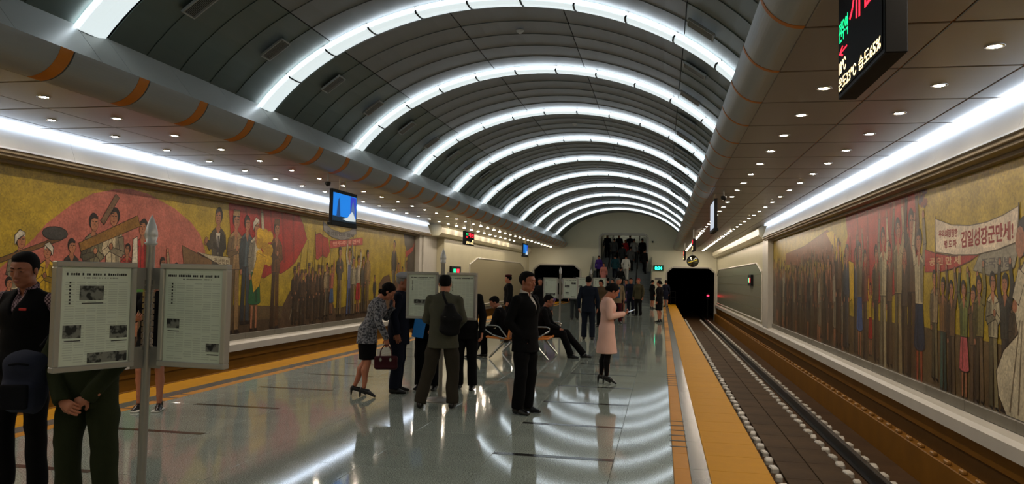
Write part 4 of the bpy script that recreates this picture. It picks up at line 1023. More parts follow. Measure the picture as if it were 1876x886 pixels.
def body_mesh(J, v, hands, curl, legs=False, hv=.0045):
    out = []
    f = head_field(J, v * .55, J['fem']); V, F = f.mesh(); out.append((V, F, 0))
    # trunk and limbs under the clothes, one skin
    lo, hi = fold_box(J, [a for a in J if a[:2] in ('sh', 'el', 'wr', 'kn', 'an', 'ne', 'hp')], .12)
    f = Field(lo, hi, v * 1.6); k = J['k']
    f.chain([J['hip'], J['waist'], J['chest'], J['neck'] - J['up'] * .03], [(.13 * k, .09 * k), (.11 * k, .085 * k), (.13 * k, .09 * k), (.055 * k, .05 * k)], k=.03)
    for q in 'LR':
        f.chain([J['neck'] - J['up'] * .05, J['sh' + q], J['el' + q], J['wr' + q]], [.04 * k, .042 * k, .034 * k, .026 * k], k=.02)
        if not legs: f.chain([J['hp' + q], J['kn' + q], J['an' + q]], [.07 * k, .045 * k, .036 * k], k=.02)
    V, F = f.mesh(); out.append((V, F, 0))
    if legs:
        for q in 'LR':
            P = [J['hp' + q], J['kn' + q], J['an' + q]]; lo = np.min(P, 0) - .12; hi = np.max(P, 0) + .12; f = Field(lo, hi, v)
            kn, an = J['kn' + q], J['an' + q]; calf = kn + (an - kn) * .32 + (J['back'] if 'back' in J else V3(0, -.018, 0))
            f.chain([J['hp' + q], kn, calf, kn + (an - kn) * .75, an], [.064 * k, .048 * k, .051 * k, .034 * k, .031 * k], k=.02)
            V, F = f.mesh(); out.append((V, F, 0))
    for q in 'LR':
        if q in hands: f = hand_field(J, q, hv, curl.get(q, .35) if isinstance(curl, dict) else curl); V, F = f.mesh(); out.append((V, F, 0))
    return out
TW = dict(hip=(.150, .115), waist=(.135, .105), chest=(.160, .118), sh=(.115, .078))
def torso_cloth(J, v, ease=.012, hem=-.16, sleeve=1.0, cuff=.036, flare=0.0, vneck=0, collar=True, fold=.003, seed=0., hemk=None, open_front=False, arm=.050, sleeve_to=None):
    """jacket, coat, dress top or shirt: trunk plus sleeves as one garment; hem = height of the hem relative to the hip joint"""
    k = J['k']; fem = J['fem']; up = J['up']; keys = [a for a in J if a[:2] in ('sh', 'el', 'wr')] + ['hip', 'neck']
    lo, hi = fold_box(J, keys, .14 + max(flare, 0)); lo[2] = min(lo[2], J['hip'][2] + hem * k - .08); f = Field(lo, hi, v)
    wf = .93 if fem else 1.0; wa = .80 if fem else .97
    R_ = lambda key, m=1.0: (TW[key][0] * k * wf * m + ease, TW[key][1] * k * wf * m + ease)
    hw, hd = R_('hip')
    sd = J['shR'] - J['shL']
    pts = [J['hip'], J['waist'], J['chest'], J['neck'] - up * .085 * k, J['neck'] - up * .02 * k]
    f.chain(pts, [(hw, hd), R_('waist', wa), R_('chest'), R_('sh'), (.062 * k + ease * .5, .058 * k + ease * .5)], side=sd, k=.035)
    if hem < 0:
        hp = J['hip'] + V3(0, 0, hem * k - .03)
        if 'hemp' in J: hp = J['hemp']
        f.seg(J['hip'], hp, (hw, hd), (hw + flare, hd + flare * .85), k=.02)
    for q in 'LR':
        f.seg(J['neck'] - up * .045 * k, J['sh' + q], .050 * k, .048 * k + ease * .25, k=.03)
        if sleeve > 0:
            e, w_ = J['el' + q], J['wr' + q]; f.seg(J['sh' + q], e, arm * 1.04 * k + ease * .3, arm * .93 * k + ease * .3, k=.015)
            if sleeve >= 1: f.seg(e, w_ - (w_ - e) * .02, arm * .93 * k + ease * .3, cuff * k + ease * .4, k=.012)
            else: pass
    f.folds(fold, 24, seed)
    f.cut(J['hip'] + V3(0, 0, hem * k) if 'hemp' not in J else J['hemp'], (0, 0, -1) if 'hemn' not in J else J['hemn'])
    for q in 'LR':
        if sleeve >= 1:
            w_ = J['wr' + q]; d = w_ - J['el' + q]; d /= np.linalg.norm(d)
            # cuff opening: cut a disc beyond the wrist
            f.ell(w_ + d * .045, (.048, .048, .04), np.array(_basis(d)).T, k=.004, mode='sub')
    nk = J['neck']; hf = J['fwd']
    f.seg(nk - up * .01, nk + up * .10, .062 * k, .085 * k, k=.006, mode='sub')
    if vneck:
        # V opening: wedge from the throat down the breast bone
        for t in range(8):
            u_ = t / 7; p = nk + up * (-.01 - vneck * u_) + hf * (.125 + .02 * u_); f.ell(p, ((.052 * (1 - u_) + .006), .075, .028), np.stack([V3(1, 0, 0), hf, up], 1), k=.004, mode='sub')
    return f
def _basis(d):
    d = np.array(d) / np.linalg.norm(d); a = np.cross(d, (0, 0, 1) if abs(d[2]) < .9 else (0, 1, 0)); a /= np.linalg.norm(a); return a, np.cross(d, a), d
def collar_mesh(J, v, r=.062, hgt=.04, k_=1.0):
    nk = J['neck']; up = J['up'] * .9 + (J['head'] - J['neck']) / np.linalg.norm(J['head'] - J['neck']) * .1; f = Field(nk - .13, nk + .15, v); k = J['k']
    f.seg(nk - up * .03, nk + up * (hgt - .01), (r + .012) * k, (r + .003) * k, k=.01); f.seg(nk - up * .1, nk + up * .15, (r - .004) * k, (r - .006) * k, k=.003, mode='sub')
    f.cut(nk + up * hgt, up + J['fwd'] * .35); f.cut(nk - up * .035, -up)
    f.ell(nk + J['fwd'] * .07 + up * .01, (.02, .05, .06), k=.006, mode='sub')
    return f.mesh()
def trousers(J, v, ease=.014, top=.08, hem=.045, fold=.004, seed=0., wide=1.0):
    lo, hi = fold_box(J, [a for a in J if a[:2] in ('kn', 'an', 'hp')] + ['hip'], .17); hi[2] += top; f = Field(lo, hi, v); k = J['k']
    f.seg(J['hip'] + J['up'] * top * k, J['hip'] - V3(0, 0, .02), (.128 * k + ease, .100 * k + ease), (.140 * k + ease, .112 * k + ease), k=.03)
    for q in 'LR':
        f.chain([J['hp' + q], J['hp' + q] * .45 + J['kn' + q] * .55, J['kn' + q], J['an' + q]], [(.092 * k, .105 * k), .083 * k * wide, .068 * k * wide, .066 * k * wide], k=.02)
    f.folds(fold, 20, seed)
    for q in 'LR':
        a = J['an' + q]; d = a - J['kn' + q]; d /= np.linalg.norm(d)
        f.ell(a + d * (.055 + .005), (.10, .10, .05), np.array(_basis(d)).T, k=.004, mode='sub')
    return f.mesh()
def skirt(J, v, length=.5, flare=.03, ease=.012, fold=.003, seed=0., hemp=None, wl=.06):
    k = J['k']; hp = J['hip'] + V3(0, .01, -length * k) if hemp is None else np.array(hemp); lo = np.minimum(J['hip'], hp) - .26; hi = np.maximum(J['hip'], hp) + .26; f = Field(lo, hi, v)
    f.chain([J['waist'] - J['up'] * .02, J['hip'], J['hip'] * .5 + hp * .5, hp - V3(0, 0, .03)], [(.118 * k, .095 * k), (.128 * k + ease, .102 * k + ease), (.15 * k + flare * .5, .125 * k + flare * .5), (.145 * k + flare, .12 * k + flare)], k=.03)
    f.folds(fold, 12, seed); f.cut(hp, (0, 0, -1)); return f.mesh()
def shoe_mesh(J, q, v, heel=0.0, boot=False):
    a = J['an' + q]; fa = J['fa' + q] * V3(1, 1, 0) ; fa = fa / np.linalg.norm(fa); z0 = J.get('floor' + q, 0.0); k = J['k'] * (.92 if J['fem'] else 1)
    if 'toe' + q in J: td = J['toe' + q]
    B = V3(a[0], a[1], z0); sd = np.cross(fa, (0, 0, 1)); f = Field(B - .22 + V3(0, 0, .2), B + .27, v)
    hz = heel * .9
    f.seg(B - fa * .035 * k + V3(0, 0, .045 + hz), B + fa * .06 * k + V3(0, 0, .040 + hz * .7), (.034 * k, .040 * k), (.040 * k, .036 * k), side=sd, k=.02)
    f.seg(B + fa * .06 * k + V3(0, 0, .036 + hz * .7), B + fa * .165 * k + V3(0, 0, .022), (.041 * k, .034 * k), (.033 * k, .020 * k), side=sd, k=.02)
    if not heel: f.seg(B - fa * .03 + V3(0, 0, .04), B - fa * .005 + V3(0, 0, .095), .040 * k, .038 * k, k=.02)
    if heel:
        f.seg(B - fa * .055 * k + V3(0, 0, .03 + hz), B - fa * .058 * k + V3(0, 0, .004), .020, .010, k=.008)
        f.ell(B + fa * .03 * k + V3(0, 0, .085 + hz), (.028, .05, .035), np.stack([sd, fa, V3(0, 0, 1)], 1), k=.006, mode='sub')
        f.ell(B + fa * .02 * k + V3(0, 0, -.01 + hz * .1), (.05, .06, hz * .75), np.stack([sd, fa, V3(0, 0, 1)], 1), k=.006, mode='sub')
    f.cut(B + V3(0, 0, .002), (0, 0, -1), k=.002); return f.mesh()
skin = mat('skin', (176, 112, 84), rough=.5, var=.05, vscale=20); skin2 = mat('skin_tan', (150, 92, 66), rough=.5, var=.06, vscale=20); hairm = mat('black_hair', (13, 11, 11), rough=.75, bump=.6, bscale=260, spec=.12)
eyew = mat('eye_white', (190, 180, 170), rough=.25); eyeb = mat('eye_dark', (20, 14, 12), rough=.15); lipm = mat('lips', (138, 70, 60), rough=.45)
cloth_n = [0]
def cloth(name, rgb, rough=.85, bump=.25, bscale=350, var=.06): return mat(name, rgb, rough=rough, bump=bump, bscale=bscale, var=var, vscale=9, spec=.12)
def face_bits(J, root, v):
    c = J['head']; M = J['hM']; s_ = J['k'] * (1.0 if not J['fem'] else .96); W = lambda x, y, z: c + M @ (V3(x, y, z) * s_)
    for q in (-1, 1):
        f = Field(W(q * .031, .085, .008) - .03, W(q * .031, .085, .008) + .03, .002); f.ell(W(q * .031, .0925, .006), (.0115, .0035, .0032), M, k=.001); V, F = f.mesh()
        o = link('eye', npmesh('eye', [(V, F, 0)], [eyeb]), root)
        f = Field(W(q * .031, .09, .03) - .035, W(q * .031, .09, .03) + .035, .0022); f.seg(W(q * .014, .0965, .026), W(q * .032, .0955, .031), .0035, .0038, k=.002); f.seg(W(q * .032, .0955, .031), W(q * .048, .083, .027), .0038, .0022, k=.002); V, F = f.mesh()
        link('eyebrow', npmesh('eyebrow', [(V, F, 0)], [hairm]), root)
    f = Field(W(0, .09, -.063) - .035, W(0, .09, -.063) + .035, .0022)
    f.ell(W(0, .0945, -.0585), (.021, .0085, .0046), M, k=.001); f.ell(W(0, .0925, -.0688), (.017, .0085, .0056), M, k=.001); f.ell(W(0, .105, -.0635), (.024, .006, .0015), M, k=.001, mode='sub'); V, F = f.mesh()
    link('lips', npmesh('lips', [(V, F, 0)], [lipm]), root)
def person(label, loc, face, J, parts, v=.011, hands='LR', curl=.35, legs=False, hairstyle='short', hairmat=None, skinm=None, facebits=False, group=None, shoes=None, heel=0.0, hv=.0045, hairc=None):
    """parts: list of (name, (V,F), material)"""
    root = thing('person', label, 'person', loc, math.radians(face), group)
    link('body', npmesh('body', body_mesh(J, v, hands, curl, legs, hv), [skinm or skin]), root)
    if hairstyle: V, F = hair_mesh(J, hairstyle, v * .5); link('hair', npmesh('hair', [(V, F, 0)], [hairmat or hairm]), root)
    for n_, vf_, mt in parts:
        V, F = vf_ if isinstance(vf_, tuple) else vf_.mesh(); link(n_, npmesh(n_, [(V, F, 0)], [mt]), root)
    if shoes:
        for q in 'LR': V, F = shoe_mesh(J, q, v * .55, heel); link('shoe', npmesh('shoe', [(V, F, 0)], [shoes]), root)
    if facebits: face_bits(J, root, v)
    return root
# ------------------------------------------------------------------ the people near the camera
navy = cloth('navy_cloth', (20, 24, 38)); blackc = cloth('black_cloth', (11, 11, 13)); suitc = cloth('black_suit', (9, 9, 11), bump=.15)
green = cloth('army_green', (38, 44, 26)); grey = cloth('grey_green_jacket', (74, 74, 62)); brownc = cloth('brown_trousers', (52, 48, 40)); whitec = cloth('white_shirt', (196, 192, 184)); greyc = cloth('grey_shirt', (110, 110, 108))
pink = cloth('pink_coat', (226, 184, 168), rough=.9, bump=.5, bscale=160); blackshoe = mat('black_leather', (14, 13, 13), rough=.3); tights = cloth('black_tights', (14, 13, 14), rough=.6)
def pattern(name, c1, c2, scale):
    mt = mat(name, c1, rough=.9); nt = mt.node_tree; b = nt.nodes['Principled BSDF']; tc = nt.nodes.new('ShaderNodeTexCoord'); nz = nt.nodes.new('ShaderNodeTexNoise')
    nz.inputs['Scale'].default_value = scale; nz.inputs['Detail'].default_value = 3; cr = nt.nodes.new('ShaderNodeValToRGB'); nt.links.new(tc.outputs['Object'], nz.inputs[0]); nt.links.new(nz.outputs[0], cr.inputs[0])
    cr.color_ramp.elements[0].position = .44; cr.color_ramp.elements[1].position = .56; cr.color_ramp.elements[0].color = lin(c1) + (1,); cr.color_ramp.elements[1].color = lin(c2) + (1,); nt.links.new(cr.outputs[0], b.inputs['Base Color']); return mt
patt = pattern('grey_patterned_cloth', (52, 54, 62), (132, 132, 138), 38)
def checks(name, c1, c2, s_):
    mt = mat(name, c1, rough=.85); nt = mt.node_tree; b = nt.nodes['Principled BSDF']; tc = nt.nodes.new('ShaderNodeTexCoord'); ck = nt.nodes.new('ShaderNodeTexChecker')
    ck.inputs['Scale'].default_value = s_; ck.inputs[1].default_value = lin(c1) + (1,); ck.inputs[2].default_value = lin(c2) + (1,); nt.links.new(tc.outputs['Object'], ck.inputs[0]); nt.links.new(ck.outputs[0], b.inputs['Base Color']); return mt
check = checks('purple_checked_cloth', (58, 34, 44), (150, 124, 132), 75)
def cuffed(J, v, **kw): return torso_cloth(J, v, **kw)
# 1. young man at the left edge, black vest over a checked shirt
J = pose(1.76, bow=10, turn=6, stance=.12, elL=(-.30, -.10, 1.12), wrL=(-.22, -.16, .93), elR=(.27, -.06, 1.1), wrR=(.2, .12, .98))
J['hdR'] = V3(-.5, .6, -.5); J['hdL'] = V3(.6, -.1, -.8)
P1 = (-4.55, 4.86)
p = person('young man in black vest and purple checked shirt at the left edge', (P1[0], P1[1], 0), 180 + 5, J, [
    ('shirt', torso_cloth(J, .012, ease=.004, hem=-.05, vneck=.05), check),
    ('vest', torso_cloth(J, .010, ease=.02, hem=-.14, sleeve=0, vneck=.14, fold=.002), blackc),
    ('collar', collar_mesh(J, .006, hgt=.045), check), ('trousers', trousers(J, .013), blackc)], hairstyle='crew', facebits=True, shoes=blackshoe, v=.010, skinm=skin2)
bd = MB().box(-.028, .028, -.004, .004, -.009, .009, 0, .002).build('badge', mat('red_badge', (190, 20, 24), rough=.3), p, tuple(J['chest'] + V3(-.095, .155, .035))); bd['label'] = 'small red flag badge'
# 2. man in green behind the left news board, hands clasped
J = pose(1.68, stance=.13, elL=(-.27, .03, 1.08), wrL=(-.105, .165, .815), elR=(.27, .03, 1.08), wrR=(.045, .215, .795)); J['hdL'] = V3(.85, .2, -.5); J['hdR'] = V3(-.85, .2, -.45); J['pnL'] = V3(0, -1, -.2); J['pnR'] = V3(0, -1, -.2)
P2 = (-3.80, 4.62)
p = person('man in a dark green uniform with clasped hands, hidden behind the nearest news board', (P2[0], P2[1], 0), 180 + 6, J, [
    ('tunic', torso_cloth(J, .011, ease=.03, hem=-.20, flare=.012, fold=.004, seed=2, cuff=.042), green), ('trousers', trousers(J, .012, wide=1.25, seed=3, fold=.005), green)], hairstyle='crew', shoes=blackshoe, curl=.55)
# backpack at his side
bpm = cloth('navy_backpack', (46, 50, 66), bump=.5); bpm2 = cloth('dark_backpack_trim', (18, 19, 24))
bag = thing('backpack', 'navy blue backpack worn beside the man in green, left of the nearest news board', 'backpack', (-4.15, 4.45, .89), math.radians(20))
f = Field((-.25, -.2, -.32), (.25, .22, .34), .008); f.box((0, 0, -.01), (.135, .085, .205), r=.08, k=.02); f.ell((.0, 0, .12), (.11, .09, .10), k=.03); f.box((0, -.08, -.09), (.11, .055, .10), r=.05, k=.03); f.folds(.013, 24, 3); V, F = f.mesh(); link('pack', npmesh('pack', [(V, F, 0)], [bpm]), bag)
f = Field((-.25, -.24, -.32), (.25, .22, .34), .006); f.box((0, -.155, -.08), (.085, .02, .08), r=.015); V, F = f.mesh(); link('pocket', npmesh('pocket', [(V, F, 0)], [bpm2]), bag)
MB().tube([(.06, .07, .22), (.1, .1, .29), (.17, .12, .33), (.24, .12, .34)], .016, 8).tube([(-.06, -.1, .12), (0, -.115, .13), (.06, -.1, .12)], .008, 6).build('strap', bpm2, bag)
MB().tube([(-.13, -.06, -.18), (-.17, -.05, -.24), (-.19, -.04, -.2)], .007, 6).build('cord', bpm2, bag)
# 3. person in black shorts behind the nearest stand
J = pose(1.66, fem=True, stance=.11, elR=(.24, .02, 1.12), wrR=(.12, .24, 1.10)); J['hdR'] = V3(-.6, .7, .3); J['pnR'] = V3(-.5, 0, .8)
p = person('person in black shorts and black trainers behind the nearest news stand', (-5.88, 8.12, 0), 180 + 20, J, [
    ('shirt', torso_cloth(J, .014, ease=.014, hem=-.10, vneck=.06), blackc), ('shorts', skirt(J, .013, length=.36, flare=.03), blackc)], legs=True, hairstyle='bob', shoes=None)
for q in 'LR':
    V, F = shoe_mesh(J, q, .007); o = link('shoe', npmesh('shoe', [(V, F, 0)], [blackshoe]), p)
    MB().box(-.045, .045, -.085, .185, .0, .022, 0, .008).build('white_sole', mat('white_sole', (200, 198, 190), rough=.5), o, (J['an' + q][0], J['an' + q][1], 0))
# 4. woman in a grey patterned jacket leaning forward with a handbag
J = pose(1.60, lean=22, bow=22, fem=True, stance=.085, turn=-5, elR=(.22, .16, 1.09), wrR=(.165, .28, .84), elL=(-.2, .25, 1.12), wrL=(-.1, .36, 1.28)); J['hdR'] = V3(0, .1, -1); J['hdL'] = V3(.2, .1, .95); J['pnL'] = V3(.3, -1, 0)
J['knR'] = V3(.09, .02, .49) * J['k']; J['anR'] = V3(.10, -.02, .15) * J['k']; J['knL'] = V3(-.09, -.02, .49) * J['k']; J['anL'] = V3(-.11, -.16, .15) * J['k']
LADY = (-3.90, 9.90); fl_ = -72
p = person('woman in a grey patterned jacket and black skirt, leaning forward with a handbag', (LADY[0], LADY[1], 0), fl_, J, [
    ('jacket', torso_cloth(J, .011, ease=.022, hem=-.17, flare=.03, fold=.004, seed=5), patt), ('skirt', skirt(J, .012, length=.40, flare=.0), blackc)], legs=True, hairstyle='curly', shoes=blackshoe, heel=.065, facebits=True)
hb = cloth('maroon_leather', (60, 22, 28), rough=.4, bump=.1); R4 = rotz(math.radians(fl_)); hp_ = R4 @ (J['wrR'] + V3(0, .0, -.1)) + V3(LADY[0], LADY[1], 0)
bag = thing('handbag', 'maroon handbag hanging from the hand of the woman in grey', 'handbag', (hp_[0], hp_[1], hp_[2] - .30), math.radians(fl_))
f = Field((-.12, -.22, -.06), (.12, .22, .24), .006)
f.seg((0, -.115, .02), (0, .115, .02), (.06, .03), (.06, .03), side=(1, 0, 0), k=.01); f.box((0, 0, .085), (.052, .155, .085), r=.03, k=.02); V, F = f.mesh(); link('bag_body', npmesh('bag_body', [(V, F, 0)], [hb]), bag)
for x in (-.03, .03): MB().tube([(x, -.08, .16), (x, -.07, .24), (x * .3, -.03, .31), (x * .3, .03, .31), (x, .07, .24), (x, .08, .16)], .007, 8).build('handle', hb, bag)
for y in (-.07, .06): MB().box(.052, .058, y - .012, y + .012, .10, .15, 0, .003).box(.05, .06, y - .02, y + .02, .12, .128).build('buckle', chrome, bag)
# 5. old man in a grey cap and navy coat
J = pose(1.665, lean=3, bow=5, turn=-12, stance=.11)
p = person('old man in a grey cap and long navy jacket beside the woman in grey', (-3.62, 10.36, 0), -80, J, [
    ('jacket', torso_cloth(J, .011, ease=.034, hem=-.24, flare=.02, vneck=.10, fold=.004, seed=7), navy), ('shirt', torso_cloth(J, .014, ease=.004, hem=.0, sleeve=0, vneck=.03), greyc), ('trousers', trousers(J, .012, wide=1.15, seed=4, fold=.005), navy)], hairstyle='balding', hairmat=mat('grey_hair', (120, 118, 112), rough=.6), skinm=skin2, shoes=blackshoe, facebits=True)
capm = cloth('grey_cap_cloth', (150, 150, 154), bump=.4); c = J['head']; M = J['hM']; f = Field(c - .2, c + .24, .006)
f.ell(c + M @ V3(0, -.01, .082), (.098, .112, .062), M, k=.02); f.cut(c + M @ V3(0, 0, .060), M @ V3(0, .12, -1)); f.ell(c + M @ V3(0, .06, .058), (.088, .088, .010), M, k=.01); f.folds(.003, 50, 1); V, F = f.mesh(); link('cap', npmesh('cap', [(V, F, 0)], [capm]), p)
# 6. man seen from behind in a grey-green jacket with a black shoulder bag
J = pose(1.665, lean=4, bow=4, stance=.13, elL=(-.225, .06, 1.12), wrL=(-.14, .27, 1.05), elR=(.235, .06, 1.12), wrR=(.15, .27, 1.03), anL=(-.27, -.06, .085), knL=(-.17, .01, .49), hdL=(0, 1, 0), hdR=(0, 1, 0))
SB = (-2.68, 9.36)
p = person('man seen from behind in a grey-green jacket, reading the second news stand', (SB[0], SB[1], 0), 8, J, [
    ('jacket', torso_cloth(J, .011, ease=.034, hem=-.17, flare=.02, fold=.005, seed=9), grey), ('trousers', trousers(J, .012, wide=1.2, seed=6, fold=.006), brownc), ('collar', collar_mesh(J, .007, hgt=.03), grey)], hairstyle='balding', shoes=blackshoe)
sbm = cloth('black_bag_cloth', (18, 18, 20), rough=.6)
bag = thing('shoulder_bag', 'black sling bag on the back of the man in the grey-green jacket', 'bag', (SB[0] + .13, SB[1] - .19, 1.14), math.radians(8))
f = Field((-.2, -.12, -.28), (.2, .12, .28), .008); f.chain([(.0, 0, -.17), (.02, -.01, -.02), (-.01, .0, .13)], [(.12, .06), (.13, .06), (.06, .035)], k=.03); f.folds(.005, 26, 2); V, F = f.mesh(); link('bag_body', npmesh('bag_body', [(V, F, 0)], [sbm]), bag)
MB().tube([(-.01, .0, .12), (-.05, -.01, .19), (-.085, .02, .26), (-.10, .09, .30)], .018, 8).build('strap', sbm, bag); MB().box(-.06, .06, -.068, -.06, .0, .006).build('zip', steel, bag)
# 7, 8. two people on the far side of the second news stand
J = pose(1.67, stance=.11, elL=(-.26, .02, 1.1), wrL=(-.12, .20, .98), elR=(.25, .0, 1.1), wrR=(.22, .08, .9)); J['hdR'] = V3(-.3, .4, -.9)
p = person('person in black behind the second news stand, holding a blue folder', (-3.31, 10.75, 0), 180, J, [('jacket', torso_cloth(J, .014, ease=.03, hem=-.18), blackc), ('trousers', trousers(J, .015, wide=1.1), blackc)], v=.013, shoes=blackshoe)
fo = MB().box(-.085, .085, -.006, .006, -.13, .13, 0, .004); o = fo.build('folder', mat('blue_folder', (28, 120, 200), rough=.35), None, (-3.34, 10.42, .90), (0, math.radians(10), math.radians(35)))
setp(o, 'bright blue folder held low behind the second news stand', 'folder')
J = pose(1.66, stance=.10)
person('person in black trousers behind the right board of the second news stand', (-2.79, 10.95, 0), 180, J, [('jacket', torso_cloth(J, .014, ease=.03, hem=-.18, seed=3), blackc), ('trousers', trousers(J, .015, wide=1.1, seed=8), blackc)], v=.013, shoes=blackshoe)
# 9. man in a black suit and white shirt in the middle
J = pose(1.71, bow=0, turn=-4, stance=.10, elL=(-.245, -.10, 1.1), wrL=(-.12, .05, .90), elR=(.235, -.09, 1.1), wrR=(.12, .05, .90)); J['hdL'] = V3(.3, .3, -.9); J['hdR'] = V3(-.3, .3, -.9)
p = person('man in black suit and open white shirt standing in the middle, in profile', (-1.62, 9.28, 0), -114, J, [
    ('jacket', torso_cloth(J, .010, ease=.030, hem=-.19, flare=.014, vneck=.22, fold=.003, seed=1), suitc), ('shirt', torso_cloth(J, .010, ease=.010, hem=-.02, sleeve=0, vneck=.05), whitec), ('collar', collar_mesh(J, .005, hgt=.045), whitec),
    ('trousers', trousers(J, .011, wide=1.12, seed=1, fold=.004, ease=.026), suitc)], hairstyle='crew', facebits=True, shoes=blackshoe, skinm=skin2, v=.010)
# 10. woman in a pink coat looking at her phone
J = pose(1.60, lean=2, bow=28, fem=True, stance=.06, elL=(-.2, .02, 1.12), wrL=(-.08, .27, 1.16), elR=(.2, .02, 1.12), wrR=(.06, .27, 1.17)); J['hdL'] = V3(.3, .85, .3); J['hdR'] = V3(-.3, .85, .3); J['pnL'] = V3(.5, 0, .8); J['pnR'] = V3(-.5, 0, .8)
J['anL'] = V3(-.05, -.07, .15); J['anR'] = V3(.06, .0, .15); J['knL'] = V3(-.055, -.02, .49); J['knR'] = V3(.06, .02, .49)
PK = (-.84, 12.25); fa_ = -78
p = person('woman in a pale pink coat and black tights looking down at her phone', (PK[0], PK[1], 0), fa_, J, [
    ('coat', torso_cloth(J, .010, ease=.022, hem=-.42, flare=.055, fold=.003, seed=4), pink), ('tights', (lambda f: f.mesh())(Field((-.2, -.2, .02), (.2, .2, .75), .009).chain([(-.055, 0, .72), J['knL'], J['knL'] * .6 + J['anL'] * .4 - V3(0, .015, 0), J['anL']], [.068, .05, .05, .033]).chain([(.055, 0, .72), J['knR'], J['knR'] * .6 + J['anR'] * .4 - V3(0, .015, 0), J['anR']], [.068, .05, .05, .033])), tights)],
    hairstyle='bun', facebits=True, shoes=blackshoe, heel=.075, curl=.5)
q = rotz(math.radians(fa_)) @ V3(0, .40, 1.20) * J['k'] + V3(PK[0], PK[1], 0)
ph = thing('phone', 'white mobile phone in the hands of the woman in pink', 'phone', tuple(q + V3(0, 0, .015)), math.radians(fa_))
MB().box(-.036, .036, -.07, .07, -.004, .004, 0, .003).build('phone_body', mat('phone_white', (220, 220, 222), rough=.2), ph, None, (.35, 0, 0)); MB().box(-.032, .032, -.062, .062, .0042, .0048).build('screen', mat('phone_screen', (190, 210, 230), emit=.4), ph, None, (.35, 0, 0))
# ------------------------------------------------------------------ back-to-back bench with two seated men
seatm = mat('orange_seat', (206, 122, 44), rough=.4)
BX, BY = -2.78, 15.0
for s_, lab in ((-1, 'orange perforated station seats with chrome arms, facing the left wall'), (1, 'orange perforated station seats with chrome arms, facing the right track')):
    b = thing('bench', lab, 'bench', (BX + s_ * .08, BY, 0), 0 if s_ > 0 else math.pi, 'back-to-back benches on the platform')
    for k in range(3):
        y0 = (-.25 + k * .58) if s_ > 0 else (-.25 + .58 - k * .58 - .02 + -.29)
        y0 = (k * .58 - .05) * (1 if s_ > 0 else -1) - (0 if s_ > 0 else .53)
        # seat: rounded orange frame with a perforated panel
        fr = MB(); fr.tube([(.10, y0, .42), (.50, y0, .45), (.53, y0 + .02, .45), (.53, y0 + .51, .45), (.50, y0 + .53, .45), (.10, y0 + .53, .42), (.10, y0, .42)], .022, 8)
        fr.box(.12, .52, y0 + .02, y0 + .51, .428, .438); fr.build('seat', seatm, b)
        bk = MB(); bk.tube([(.10, y0, .44), (.02, y0, .82), (.015, y0 + .03, .85), (.015, y0 + .50, .85), (.02, y0 + .53, .82), (.10, y0 + .53, .44)], .02, 8)
        bk.prism([(.096, .46), (.016, .84), (.026, .84), (.106, .46)], 'y', y0 + .02, y0 + .51); bk.build('backrest', seatm, b)
        hl = MB()
        for a in range(6):
            for c_ in range(7): hl.box(.17 + .055 * a, .195 + .055 * a, y0 + .07 + .06 * c_, y0 + .095 + .06 * c_, .4385, .440)
        hl.build('perforations', black, b)['kind'] = 'stuff'
    ya, yb_ = (-.08, 1.72) if s_ > 0 else (-1.72, .08)
    for y in (ya, yb_):
        MB().tube([(.12, y, .46), (.28, y, .66), (.34, y, .68), (.52, y, .68), (.57, y, .65), (.56, y, .60), (.40, y, .50), (.16, y, .43)], .014, 8).build('armrest', chrome, b)
    for y in (ya + .25, yb_ - .25):
        MB().tube([(.30, y, .38), (.0, y, .36), (-.05, y, .34)], .028, 8).tube([(.20, y, .37), (.52, y, .02)], [.03, .018], 8).tube([(.02, y, .36), (-.20 if False else .0, y, .30)], .02, 8).build('leg', chrome, b)
    MB().box(.12, .2, min(ya, yb_) + .1, max(ya, yb_) - .1, .34, .38, 0, .006).build('seat_beam', black, b)
def seated(h, arms='lap', lean=0, **kw):
    J = pose(h, lean=lean, **kw); k = 1.0
    d = V3(0, -.0, .54 - .93)
    for a in J:
        if isinstance(J[a], np.ndarray) and J[a].shape == (3,) and a[:2] in ('hi', 'wa', 'ch', 'ne', 'he', 'sh', 'el', 'wr', 'hp'): J[a] = J[a] + d * J['k']
    for s_, q in ((-1, 'L'), (1, 'R')):
        J['kn' + q] = V3(s_ * .13, .46, .50) * J['k']; J['an' + q] = V3(s_ * .12, .50, .085) * J['k']
        J['el' + q] = J['sh' + q] + V3(s_ * .05, .10, -.27) * J['k']; J['wr' + q] = V3(s_ * .10, .36, .60) * J['k']; J['hd' + q] = V3(-s_ * .3, .9, -.3); J['pn' + q] = V3(0, .1, -1)
    return J
J = seated(1.66, lean=14, bow=18, turn=15); J['knL'] = V3(-.12, .44, .50); J['anL'] = V3(-.1, .60, .085); J['anR'] = V3(.12, .42, .085)
person('man in black seated on the left bench, bent forward with folded arms', (BX - .34, BY + .30, 0), 90, J, [('jacket', torso_cloth(J, .012, ease=.03, hem=-.07, seed=2), blackc), ('collar', collar_mesh(J, .008), whitec), ('trousers', trousers(J, .013, wide=1.1), blackc)], v=.012, hairstyle='crew', shoes=blackshoe, skinm=skin2, facebits=True)
J = seated(1.68, lean=10, bow=6); J['anR'] = V3(.13, .62, .085); J['anL'] = V3(-.12, .86, .085); J['knL'] = V3(-.12, .50, .50)
